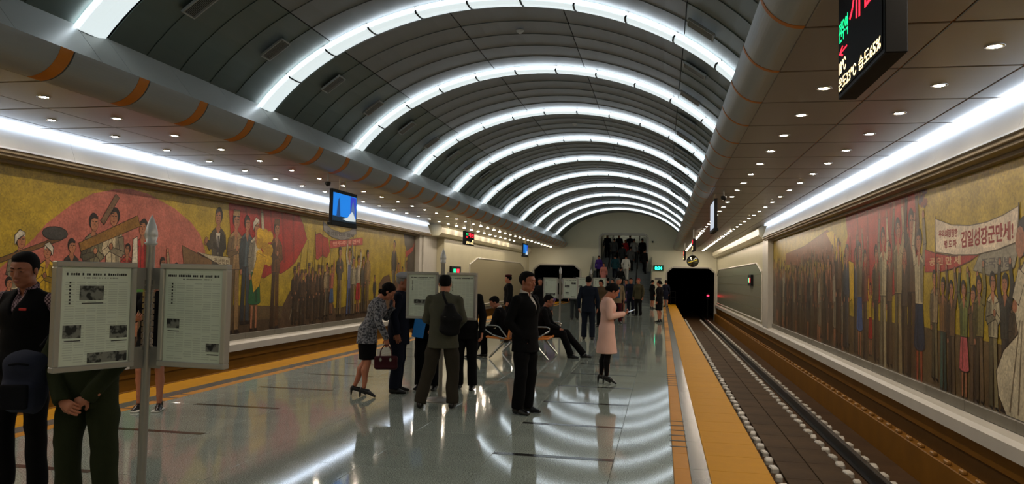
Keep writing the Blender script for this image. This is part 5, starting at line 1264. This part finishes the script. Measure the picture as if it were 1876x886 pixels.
person('man in black seated on the right bench, legs stretched out', (BX + .34, BY + .95, 0), -90, J, [('jacket', torso_cloth(J, .012, ease=.03, hem=-.07, vneck=.2, seed=6), blackc), ('shirt', torso_cloth(J, .014, ease=.008, hem=-.02, sleeve=0, vneck=.04), greyc), ('trousers', trousers(J, .013, wide=1.1, seed=3), blackc)], v=.012, hairstyle='crew', shoes=blackshoe, skinm=skin2, facebits=True)
# ------------------------------------------------------------------ news stands
paper = mat('newspaper', (212, 222, 204), rough=.55, var=.03, vscale=5); ink = mat('ink', (40, 42, 40), rough=.6); inklight = mat('faint_print', (190, 200, 184), rough=.6)
photom = pattern('press_photo', (46, 48, 46), (126, 128, 120), 26)
def photo_board(parent, ox, oy, oz, w, h, ang, seed, sides=(1, -1)):
    """framed double-sided news board; (ox,oy,oz) = lower corner at the pole, local x runs away from the pole"""
    rr = random.Random(seed)
    b = MB(); t = .034; d = .03
    b.box(0, w, -d, d, 0, t, 0, .005).box(0, w, -d, d, h - t, h, 0, .005).box(0, t, -d, d, t, h - t, 0, .005).box(w - t, w, -d, d, t, h - t, 0, .005)
    o = b.build('board_frame', aluminium, parent, (ox, oy, oz), (0, 0, ang))
    MB().box(t - .004, w - t + .004, -.012, .012, t - .004, h - t + .004).build('newspaper', paper, o)
    for s_ in sides:
        y = -s_ * .0126; yy = lambda a: tuple(sorted((y, y - s_ * a)))
        pr = MB(); ft = MB(); W, H = w - 2 * t, h - 2 * t
        def blk(mb, x0, x1, z0, z1, e=.0004):
            a, b_ = yy(e); X0, X1 = (t + x0 * W, t + x1 * W) if s_ < 0 else (w - t - x1 * W, w - t - x0 * W)
            mb.box(X0, X1, a, b_, t + z0 * H, t + z1 * H)
        x = .07
        while x < .93:                       # headline, too small to read in the photograph
            g = .021 + .004 * rr.random(); blk(pr, x, x + g, .915, .937 + .004 * rr.random()); x += g + .008 + (.03 if rr.random() < .2 else 0)
        blk(ft, .05, .95, .955, .958)
        x = .2
        while x < .7: blk(pr, x, x + .012, .885, .896); x += .02 + (.02 if rr.random() < .2 else 0)
        for k in range(7): blk(pr, .86, .885, .62 + .035 * k, .64 + .035 * k)
        for cx in range(6):                  # columns of faint body text
            for r in range(34):
                z = .84 - .0245 * r
                if rr.random() < .12: continue
                blk(ft, .05 + cx * .152, .05 + cx * .152 + .12 + .02 * rr.random(), z, z + .009, .0002)
        for (a, c, w_, h_) in {0: ((.40, .66, .34, .15), (.03, .26, .26, .13), (.70, .28, .25, .13), (.02, -.0, .58, .12)), 1: ((.73, .36, .22, .10), (.04, .12, .22, .09)), 2: ((.3, .30, .5, .1),), 3: ((.55, .40, .4, .12), (.5, .2, .3, .06)), 4: ((.1, .1, .8, .12),), 5: ((.08, .72, .34, .1), (.55, .55, .36, .12), (.6, .22, .26, .07), (.1, .02, .3, .05))}[seed % 6]:
            ph = MB(); blk(ph, a, a + w_, max(c, .015), c + h_, .0008); ph.build('press_photo', photom, o)
            blk(pr, a, a + w_ * .9, c - .035, c - .025, .0007)
        n1 = ft.build('faint_print', inklight, o); n1['kind'] = 'stuff'; n2 = pr.build('headline_print', ink, o); n2['kind'] = 'stuff'
    return o
def news_stand(lab, loc, z0, z1, left, right, seeds, near=False):
    t = thing('news_stand', lab, 'news stand', loc, 0, 'news stands along the platform')
    top = z1 + .12
    p = MB(); p.lathe([(.001, 0), (.24, 0), (.24, .012), (.06, .03), (.035, .05), (.001, .05)], 24); p.build('base_plate', steel, t)
    p = MB(); p.lathe([(.028, .03), (.028, top)], 16); p.build('pole', steel, t)
    p = MB(); p.lathe([(.028, top - .002), (.040, top + .008), (.040, top + .016), (.030, top + .022), (.041, top + .06), (.039, top + .085), (.030, top + .125), (.016, top + .165), (.003, top + .195), (.001, top + .20)], 20); p.build('finial', mat('finial_paint', (200, 202, 200), rough=.35, metal=.3), t)
    for nm, (w, ang, gx), sd in (('l', left, seeds[0]), ('r', right, seeds[1])):
        ox, oy = gx * math.cos(ang), gx * math.sin(ang)
        photo_board(t, ox, oy, z0, w, z1 - z0, ang, sd)
        for zz in (z0 + .05, z1 - .10):
            MB().box(.0, gx + .01, -.004, .004, zz - .07, zz + .07, 0, .003).build('bracket', steel, t, None, (0, 0, ang))
        hg = MB()
        for k in range(12): hg.box(.028, .036, -.012, .012, z0 + .10 + k * (z1 - z0 - .2) / 12, z0 + .10 + k * (z1 - z0 - .2) / 12 + .03)
        hg.build('hinge', chrome, t, None, (0, 0, ang))
    return t
A_ = math.radians
news_stand('nearest news stand, silver pole with two framed newspaper boards, in the left foreground', (-3.29, 4.50, 0), 1.03, 1.69, (.50, A_(180 + 68), .10), (.50, A_(-4), .10), (0, 1))
news_stand('second news stand, between the old man and the man in the grey-green jacket', (-2.86, 9.90, 0), 1.07, 1.69, (.42, A_(180 + 10), .06), (.42, A_(-8), .07), (2, 3))
news_stand('third news stand, thin silver pole behind the seated man on the right', (-2.88, 22.2, 0), 1.05, 1.65, (.42, A_(180 + 6), .07), (.46, A_(-6), .07), (4, 5))
news_stand('farthest news stand, partly hidden behind the third one', (-2.55, 28.5, 0), 1.05, 1.68, (.5, A_(180 + 12), .06), (.5, A_(-8), .07), (3, 2))
# ------------------------------------------------------------------ led signs, screens, signals
casem = mat('sign_case', (16, 17, 18), rough=.6, spec=.2); facem = mat('sign_face', (26, 27, 31), rough=.7, spec=.1)
ledr = mat('led_red', (255, 30, 50), emit=2.6); ledg = mat('led_green', (20, 225, 130), emit=1.6); leda = mat('led_amber', (255, 224, 160), emit=2.0)
def led_text(root, s_, M, w_, h_, mt):
    """letters broken up into small dots"""
    o = text('led_lettering', s_, h_, mt, root, M, width=w_, height=h_, ext=.001, bold=.0)
    return o
def led_sign(lab, x, y0, y1, z0, z1, facing, thick, detail, ztop):
    """facing -1: face looks towards -x (reads from far to near); +1: towards +x"""
    t = thing('led_sign', lab, 'sign', (x, (y0 + y1) / 2, z0), 0)
    hw, H = (y1 - y0) / 2, z1 - z0
    a, b = (0, thick) if facing < 0 else (-thick, 0)
    MB().box(a + (.004 if facing < 0 else 0), b - (.004 if facing > 0 else 0), -hw, hw, 0, H, 0, .006).build('case', casem, t)
    fa, fb = (-.002, .004) if facing < 0 else (-.004, .002)
    MB().box(fa, fb, -hw + .035, hw - .035, .03, H - .03).build('display', facem, t)
    fx = -.003 if facing < 0 else .003
    def T(s_, u0, u1, v0, v1, mt): # u measured from the reader's left, v from the bottom, both 0..1
        W = y1 - y0
        if facing < 0: M = frame((fx, hw - u0 * W, v0 * H), (0, -1, 0), (0, 0, 1))
        else: M = frame((fx, -hw + u0 * W, v0 * H), (0, 1, 0), (0, 0, 1))
        led_text(t, s_, M, (u1 - u0) * W, (v1 - v0) * H, mt)
    if detail: T('전우역', .05, .27, .52, .72, ledg); T('개선', .31, .84, .54, .90, ledr); T('←', .05, .25, .37, .47, ledr)
    else: T('전우역', .06, .30, .70, .86, ledg); T('개선', .34, .90, .60, .92, ledr); T('←', .08, .26, .50, .64, ledr)
    if detail: T('18℃', .05, .22, .22, .34, leda); T('온도23℃', .04, .46, .06, .18, leda); T('습도65%', .52, .95, .06, .18, leda)
    else: T('18℃', .75, .92, .28, .42, leda); T('온도 65%', .10, .90, .08, .26, leda)
    for yy in (-hw * .5, hw * .5): MB().tube([((a + b) / 2, yy, H - .01), ((a + b) / 2, yy, ztop - z0 + .03)], .012, 8).build('hanger', steel, t)
    return t
led_sign('large black LED sign with red and green lettering, hanging at the top right', 1.15, 4.35, 5.45, 2.88, 3.57, -1, .12, True, ZCR)
led_sign('small LED sign with red and green lettering hanging over the left track', -6.90, 26.65, 28.0, 2.77, 3.25, 1, .10, False, ZCL)
led_sign('thin LED sign seen edge-on, hanging under the right row of downlights', 1.13, 29.3, 30.7, 2.75, 3.2, -1, .10, False, ZCR)
led_sign('farthest LED sign seen edge-on, hanging over the right platform edge', 1.13, 41.0, 42.4, 2.7, 3.2, -1, .10, False, ZCR)
def screen(lab, x, y0, y1, z0, z1, facing, ztop, blue):
    t = thing('screen', lab, 'screen', (x, (y0 + y1) / 2, z0), 0); hw, H = (y1 - y0) / 2, z1 - z0; f = facing
    a, b = sorted((0, -f * .07)); MB().box(a, b, -hw, hw, 0, H, 0, .006).build('case', casem, t)
    P = lambda q0, q1, v0, v1, e, mt, nm: MB().box(*sorted((f * .001, f * (.001 + e))), -hw + q0 * 2 * hw, -hw + q1 * 2 * hw, v0 * H, v1 * H).build(nm, mt, t)
    if blue:
        P(.03, .97, .10, .90, .001, mat('screen_blue', (16, 120, 215), emit=.75), 'picture'); P(.03, .97, .10, .24, .0014, mat('screen_dark', (20, 44, 60), emit=.4), 'picture_ground'); P(.72, .95, .24, .88, .0013, mat('screen_violet', (50, 60, 190), emit=.6), 'picture_sky')
        snow = mat('screen_white', (200, 210, 214), emit=.7); gx = f * .0035
        MB().prism([(-hw + u * 2 * hw, v * H) for u, v in ((.40, .17), (.62, .25), (.76, .42), (.82, .43), (.95, .22), (.95, .16), (.6, .14))], 'x', *sorted((gx, gx + f * .0005))).build('picture_peak', snow, t)
        MB().prism([(-hw + u * 2 * hw, v * H) for u, v in ((.16, .22), (.22, .70), (.26, .78), (.29, .66), (.32, .22))], 'x', *sorted((gx, gx + f * .0005))).build('picture_tower', mat('screen_tower', (20, 70, 130), emit=.5), t)
        MB().prism([(-hw + u * 2 * hw, v * H) for u, v in ((.72, .3), (.80, .70), (.84, .76), (.90, .5), (.92, .3))], 'x', *sorted((gx - f * .001, gx - f * .0005))).build('picture_tower', mat('screen_grey', (90, 120, 170), emit=.5), t)
    else: P(.03, .97, .06, .94, .001, mat('screen_pale', (190, 200, 215), emit=.7), 'picture')
    for yy in (-hw * .35, hw * .1): MB().tube([(-f * .035, yy, H - .01), (-f * .035, yy, ztop - z0 + .03)], .013, 8).build('hanger', mat('cream_rod', (190, 176, 140), rough=.5), t)
    MB().box(*sorted((f * .012, -f * .09)), -hw - .03, hw, -.03, .03, 0, .004).build('bottom_rail', casem, t)
screen('flat screen with a blue mountain picture hanging over the left platform edge', -6.90, 15.3, 16.65, 2.71, 3.46, 1, ZCL, True)
screen('small distant screen glowing blue, hanging over the left platform edge', -6.90, 38.4, 39.8, 2.71, 3.37, 1, ZCL, True)
screen('screen seen edge-on hanging from the right aisle ceiling', 1.12, 17.4, 18.8, 2.78, 3.46, -1, ZCR, False)
for (x, y, z, zt_, w_) in ((-6.9, 15.05, 3.49, ZCL, 'beside the blue screen, left aisle'), (1.28, 16.9, 3.38, ZCR, 'beside the edge-on screen, right aisle')):
    t = thing('security_camera', 'small black security camera hanging ' + w_, 'camera', (x, y, z)); MB().lathe([(.001, -.01), (.045, -.01), (.06, .03), (.06, .07), (.001, .08)], 14).build('housing', black, t); MB().tube([(0, 0, .07), (0, 0, zt_ - z + .03)], .012, 8).build('stem', steel, t)
    MB().lathe([(.001, -.022), (.025, -.02), (.03, -.008)], 12).build('lens', mat('camera_lens', (30, 30, 40), rough=.1), t)
def signal(lab, x, y0, y1, z0, z1, f, d=.10, horiz=True):
    t = thing('signal_box', lab, 'signal', (x, (y0 + y1) / 2, z0)); hw, H = (y1 - y0) / 2, z1 - z0
    a, b = sorted((0, f * d)); MB().box(a, b, -hw, hw, 0, H, 0, .008).build('case', casem, t)
    for q, mt in ((-1, ledg if f > 0 else ledr), (1, ledr if f > 0 else ledg)):
        M_ = MB().box(*sorted((f * d, f * (d + .004))), min(q * .08 * hw, q * .62 * hw), max(q * .08 * hw, q * .62 * hw), H * .28, H * .72, 0, .001); M_.build('lamp', mt, t)
signal('green and red signal box on the plain left wall behind the second news stand', -9.1, 32.5, 34.1, 1.66, 2.06, 1)
signal('small green and red signal box on the grey field of the right wall', 3.58, 31.9, 33.0, 1.48, 1.92, -1)
# clock, mirror, camera and plate on the end wall, red lamp in the tunnel
t = thing('clock', 'green digital clock showing 8:34 on the far end wall', 'clock', (-.21, YE - .06, 2.24)); MB().box(-.34, .34, -.04, .06, 0, .38, 0, .01).build('case', mat('clock_case', (10, 60, 44), rough=.4, emit=.15), t)
text('led_lettering', '8:34', .3, mat('clock_led', (40, 255, 190), emit=2.2), t, frame((-.24, -.045, .07), (1, 0, 0), (0, 0, 1)), width=.48, height=.24, bold=.012)
t = thing('mirror', 'round convex mirror hanging above the right tunnel mouth', 'mirror', (1.93, 50.2, 2.86)); R90 = (math.radians(90), 0, 0)
MB().lathe([(.001, .03), (.20, .02), (.34, -.01), (.36, -.02)], 24).build('mirror_glass', mat('mirror_glass', (120, 120, 110), rough=.08, metal=1.0), t, None, R90); MB().lathe([(.34, .0), (.37, .01), (.38, -.02), (.34, -.03)], 24).build('rim', casem, t, None, R90)
MB().box(-.30, .30, -.06, -.045, -.03, .03, rot=Matrix.Rotation(-.35, 3, 'Y')).build('yellow_bar', mat('yellow_bar', (220, 200, 40), rough=.4), t); MB().tube([(0, .04, .30), (0, .04, ZCR - 2.86)], .02, 8).build('hanger', steel, t)
t = thing('security_camera', 'tiny black camera on the far end wall right of the stair portal', 'camera', (-.62, YE - .06, 4.20)); MB().box(-.05, .05, -.08, .06, -.05, .05, 0, .01).build('housing', black, t)
t = thing('wall_plate', 'small grey plate on the end wall below the green clock', 'plate', (-.23, YE - .012, 1.62)); MB().box(-.22, .22, 0, .012, 0, .16, 0, .003).build('plate', steel, t); MB().box(-.16, .16, -.002, 0, .10, .115).box(-.12, .12, -.002, 0, .05, .065).build('faint_print', ink, t)['kind'] = 'stuff'
t = thing('tunnel_signal', 'red signal lamp glowing inside the right tunnel', 'signal', (3.1, 53.9, .5)); MB().box(-.1, .1, 0, .12, -.12, .30, 0, .01).build('case', casem, t); MB().lathe([(.001, .03), (.05, .02), (.07, 0)], 14).build('lamp', mat('red_lamp', (255, 20, 40), emit=9), t, (0, 0, .12), (math.radians(90), 0, 0)); MB().tube([(0, .06, -.12), (0, .06, -1.5)], .03, 8).build('post', casem, t)
rl = thing('railing', 'low dark railing closing the platform end beside the right tunnel', 'railing', (.6, 52.4, 0))
for x in (-.3, 0, .3): MB().tube([(x, 0, 0), (x, 0, .9)], .02, 8).build('post', casem, rl)
for z in (.88, .5): MB().tube([(-.32, 0, z), (.32, 0, z)], .018, 8).build('rail', casem, rl)
# ------------------------------------------------------------------ staircase through the portal
SY, SLP = 48.6, .484; RISE, RUN = .155, .155 / .484
stairm = mat('stair_stone', (104, 112, 112), rough=.3, piece=.08); stairwall = mat('stair_wall', (120, 122, 112), rough=.4); glassy = mat('balustrade_panel', (120, 128, 124), rough=.12, metal=.3)
st = MB().prism([(SY, 0), (SY + 15, 15 * SLP - .16), (SY + 15, 15 * SLP - .5), (SY + 1.5, 0)], 'x', -4.6, -.68).build('trim_3', backing); st['kind'] = 'structure'
for k in range(46):
    y = SY + k * RUN; wide = y < YE - .05
    x0, x1 = (-4.56, -.70) if wide else (PX0 + .01, PX1 - .01)
    MB().box(x0, x1, y, y + RUN + .02, k * RISE - .02 if k else 0, (k + 1) * RISE, 0, .006).build('stair_step', stairm, st)
for nm, x0, x1 in (('trim_4', PX0 - .25, PX0), ('trim_5', PX1, PX1 + .25)):
    o = MB().prism([(YE + .3, 1.5), (YE + 12, 6.5), (YE + 12, 10.5), (YE + 4, 6.6), (YE + .3, 4.9)], 'x', x0, x1).build(nm, stairwall); o['kind'] = 'structure'
o = MB().prism([(YE + .3, 4.66), (YE + 12, 10.3), (YE + 12, 10.5), (YE + .3, 4.9)], 'x', PX0 - .2, PX1 + .2).build('ceiling', stairwall); o['kind'] = 'structure'
o = MB().box(PX0 - .2, PX1 + .2, SY + 15, SY + 15.2, 5.5, 11).build('wall_back', stairwall); o['kind'] = 'structure'
for x, lab in ((-4.64, 'grey stair parapet with handrail, left side of the far staircase'), (-.66, 'grey stair parapet with handrail, right side of the far staircase')):
    t = thing('stair_parapet', lab, 'parapet', (x, 0, 0), 0, 'stair parapets')
    L = YE - .02 - SY
    for k in range(3):
        a = SY + .1 + (L - .1) * k / 3; b = SY + .1 + (L - .1) * (k + 1) / 3 - .03
        MB().prism([(a, max(0, (a - SY) * SLP)), (b, (b - SY) * SLP), (b, (b - SY) * SLP + .98), (a, (a - SY) * SLP + .98)], 'x', -.03, .03).build('panel', glassy, t)
    MB().tube([(0, SY, 1.0), (0, YE - .03, (YE - SY) * SLP + 1.0)], .035, 8).build('handrail', chrome, t); MB().tube([(0, SY, 0), (0, SY, 1.05)], .05, 10).build('post', chrome, t)
for x in (-3.535, -1.62):
    t = thing('handrail', 'thin dark handrail standing on the far staircase, ' + ('left' if x < -3 else 'right') + ' of the middle', 'handrail', (x, 0, 0), 0, 'handrails on the staircase')
    MB().tube([(0, SY + .3, .98), (0, SY + 9.5, 9.2 * SLP + .98)], .03, 8).build('rail', casem, t)
    for k in range(5): y = SY + .4 + k * 2.2; MB().tube([(0, y, (y - SY) * SLP), (0, y, (y - SY - .3) * SLP + .98)], .022, 8).build('post', casem, t)
# lamp added out of view to brighten the stair corridor
t = thing('fill_lamp', 'unseen square lamp added to brighten the stair corridor', 'ceiling light', (-2.6, 57, 6.22)); MB().box(-.6, .6, -.3, .3, -.02, .02).build('lens', mat('corridor_fill', (255, 236, 205), emit=14), t, None, (math.atan(.482), 0, 0))
# ------------------------------------------------------------------ people far away: four figures, copied with their own clothes
def far_figure(kind):
    fem = kind in ('skirt', 'coat'); v = .017
    if kind == 'climb':
        J = pose(1.68, lean=6, stance=.10); J['knL'] = V3(-.1, .22, .62); J['anL'] = V3(-.1, .16, .24); J['floorL'] = .155; J['elL'] = V3(-.25, -.1, 1.1); J['wrL'] = V3(-.24, .05, .88)
    elif kind == 'descend': J = pose(1.62, lean=0, bow=14, stance=.09, fem=True)
    elif kind == 'turned': J = pose(1.68, bow=6, turn=25, stance=.12, elR=(.24, .06, 1.12), wrR=(.10, .24, 1.05), hdR=(-.4, .8, .2))
    else: J = pose(1.62 if fem else 1.69, stance=.10, fem=fem)
    parts = [('jacket', torso_cloth(J, v, ease=.03, hem=-.17 if kind not in ('coat',) else -.34, flare=.015 if kind != 'coat' else .05, seed=3), blackc)]
    if kind in ('skirt', 'coat'): parts.append(('skirt', skirt(J, v, length=.45, flare=.02), blackc))
    else: parts.append(('trousers', trousers(J, v, wide=1.1), blackc))
    return person('figure', (0, 0, -50), 0, J, parts, v=v, hands='LR', hv=.011, legs=fem and kind != 'descend', hairstyle='bun' if kind == 'skirt' else ('bob' if fem or kind == 'descend' else 'crew'), shoes=blackshoe)
FAR = {}; USED = set()
def put(kind, x, y, face, label, top, low, group, hair=None, z=None, h=1.0, sk=None):
    if kind not in FAR: FAR[kind] = far_figure(kind)
    src = FAR[kind]; zz = max(0, math.floor((y - SY) / RUN) * RISE + RISE) if z is None and y > SY else (z or 0)
    if kind in USED:
        r = src.copy(); col.objects.link(r)
        for ch in src.children:
            c = ch.copy(); col.objects.link(c); c.parent = r
    else: r = src; USED.add(kind)
    r.location = (x, y, zz); r.rotation_euler = (0, 0, math.radians(face)); r['label'] = label; r['category'] = 'person'; r['group'] = group; r.scale = (h, h, h)
    for c in r.children:
        n_ = c.name.split('.')[0]; mt = {'jacket': top, 'trousers': low, 'skirt': low, 'hair': hair, 'body': sk}.get(n_)
        for sl in c.material_slots:
            sl.link = 'OBJECT'; sl.material = mt or (c.data.materials[0])
    return r
C = {k: cloth('cloth_' + k, v_) for k, v_ in dict(navyf=(24, 28, 44), blackf=(18, 18, 20), greyf=(78, 80, 80), dgrey=(46, 50, 52), ltgrey=(150, 150, 148), teal=(30, 66, 74), white=(206, 204, 196), red=(190, 44, 48), purple=(72, 48, 130), salmon=(200, 130, 120), brown=(84, 68, 50), maroon=(70, 26, 32), beige=(128, 112, 88), lilac=(110, 84, 130), khaki=(70, 66, 48)).items()}
blond = mat('light_hair', (150, 110, 70), rough=.6); redhat = mat('red_hair_scarf', (130, 24, 22), rough=.7); gh = mat('grey_hair', (120, 118, 112))
GS, GC, GP = 'people climbing the far staircase', 'people waiting at the foot of the stairs', 'uniformed staff on the platform'
put('stand', -3.79, 54.7, 8, 'person in a navy jacket near the top left of the stair portal', C['navyf'], C['blackf'], GS)
put('climb', -3.28, 54.1, 0, 'person in a grey jacket climbing at the upper left of the stairs', C['greyf'], C['dgrey'], GS)
put('stand', -2.98, 54.9, 170, 'person in black with a reddish face coming down near the stair top', C['blackf'], C['blackf'], GS)
put('coat', -2.52, 54.5, 0, 'light-haired child in a red coat high on the stairs', C['red'], C['dgrey'], GS, blond, h=.9)
put('climb', -2.22, 54.9, 0, 'person in a navy jacket at the top middle of the stairs', C['navyf'], C['blackf'], GS)
put('climb', -1.90, 54.2, 0, 'person in a light grey jacket near the top right of the stairs', C['ltgrey'], C['dgrey'], GS)
put('stand', -1.34, 54.2, -12, 'person in a black jacket at the top right of the portal', C['blackf'], C['blackf'], GS)
put('climb', -2.66, 53.3, 0, 'person in a dark grey jacket in the middle of the stairs', C['dgrey'], C['dgrey'], GS)
put('stand', -2.10, 53.0, 0, 'person in a charcoal jacket right of the stair middle', C['greyf'], C['blackf'], GS)
put('climb', -3.05, 51.6, 4, 'person in a teal jacket climbing the stairs', C['teal'], C['navyf'], GS)
put('climb', -2.33, 51.5, 0, 'person dressed all in white climbing the stairs', C['white'], C['white'], GS)
put('climb', -1.18, 52.5, -25, 'person in black leaning on the right side of the stairs', C['blackf'], C['blackf'], GS)
put('stand', -2.60, 50.1, 0, 'person in black low on the stairs below the one in white', C['blackf'], C['blackf'], GS, h=.97)
put('descend', -4.14, 51.8, 180, 'woman in a purple jacket coming down on the left of the stairs', C['purple'], C['blackf'], GS)
put('coat', -3.74, 50.8, 180, 'woman in an open salmon coat coming down on the left of the stairs', C['salmon'], C['blackf'], GS, h=.97)
put('turned', -2.02, 36.4, 170, 'red-faced man in a dark jacket at the foot of the stairs', C['blackf'], C['dgrey'], GC, redhat)
put('stand', -1.38, 35.7, 178, 'man in a dark navy suit facing the camera below the stairs', C['navyf'], C['navyf'], GC)
put('stand', -1.02, 35.2, 150, 'man in a long dark coat at the right of the waiting group', C['khaki'], C['blackf'], GC, redhat)
put('coat', -1.70, 38.2, 180, 'woman in a lilac jacket in the waiting group', C['lilac'], C['dgrey'], GC)
put('turned', -1.62, 29.0, 190, 'woman with grey hair and beige jacket behind the woman in pink', C['beige'], C['maroon'], GC, gh)
o = MB().box(-.12, .12, -.01, .01, -.2, .2, 0, .006).build('folder', mat('blue_board', (24, 84, 130), rough=.4), None, (-1.62, 28.76, 1.15)); setp(o, 'blue board held up behind the woman in pink', 'folder')
put('descend', -2.02, 26.5, 165, 'woman in a brown patterned jacket just left of the woman in pink', C['brown'], C['blackf'], GC)
put('stand', -2.75, 40.5, 20, 'person in black at the left of the stair foot', C['blackf'], C['blackf'], GC)
put('stand', -1.75, 33.0, 200, 'person in black standing between the woman in beige and the navy suit', C['dgrey'], C['blackf'], GC)
put('skirt', -2.4, 38.8, 160, 'woman in dark clothes deep in the waiting group', C['maroon'], C['blackf'], GC)
put('stand', -3.38, 30.6, 10, 'person in dark trousers reading the back of the third news stand', C['dgrey'], C['dgrey'], GC)
put('skirt', -3.97, 25.4, 190, 'woman in black left of the third news stand', C['blackf'], C['blackf'], GC)
put('skirt', -3.98, 27.6, 170, 'woman in a mauve top with bare legs behind the third news stand', C['lilac'], C['greyf'], GC)
put('skirt', -.08, 30.5, 70, 'woman in a long black uniform dress near the right platform edge', C['blackf'], C['blackf'], GP)
put('skirt', -.50, 44.5, -60, 'woman in dark uniform with a red collar, in front of the end wall', C['blackf'], C['blackf'], GP)
put('skirt', .26, 47.5, 20, 'woman in dark uniform beside the railing of the right tunnel', C['navyf'], C['navyf'], GP)
g_ = put('stand', -4.80, 24.2, 100, 'guard in black uniform and red cap by the plain left wall', C['blackf'], C['blackf'], GP)
f = Field((-.13, -.13, 1.6), (.13, .17, 1.8), .008); f.ell((0, .01, 1.695), (.105, .115, .028), k=.01); f.ell((0, .0, 1.665), (.088, .1, .02), k=.01); f.seg((-.04, .1, 1.645), (.04, .1, 1.645), (.02, .01), (.02, .01), k=.01); V, F = f.mesh()
link('cap', npmesh('cap', [(V, F, 0)], [C['maroon']]), g_)
# the man walking away in the middle distance
J = pose(1.70, stance=.11, elL=(-.25, -.06, 1.1), wrL=(-.25, .02, .86), anL=(-.11, .1, .085), knL=(-.1, .1, .49))
person('man in a dark blue suit seen from behind, walking towards the stairs', (-1.93, 20.8, 0), 4, J, [('jacket', torso_cloth(J, .013, ease=.032, hem=-.19, seed=4), cloth('slate_suit', (26, 32, 44))), ('trousers', trousers(J, .013, wide=1.12, seed=2), cloth('slate_suit', (26, 32, 44)))], v=.013, hairstyle='crew', shoes=blackshoe)
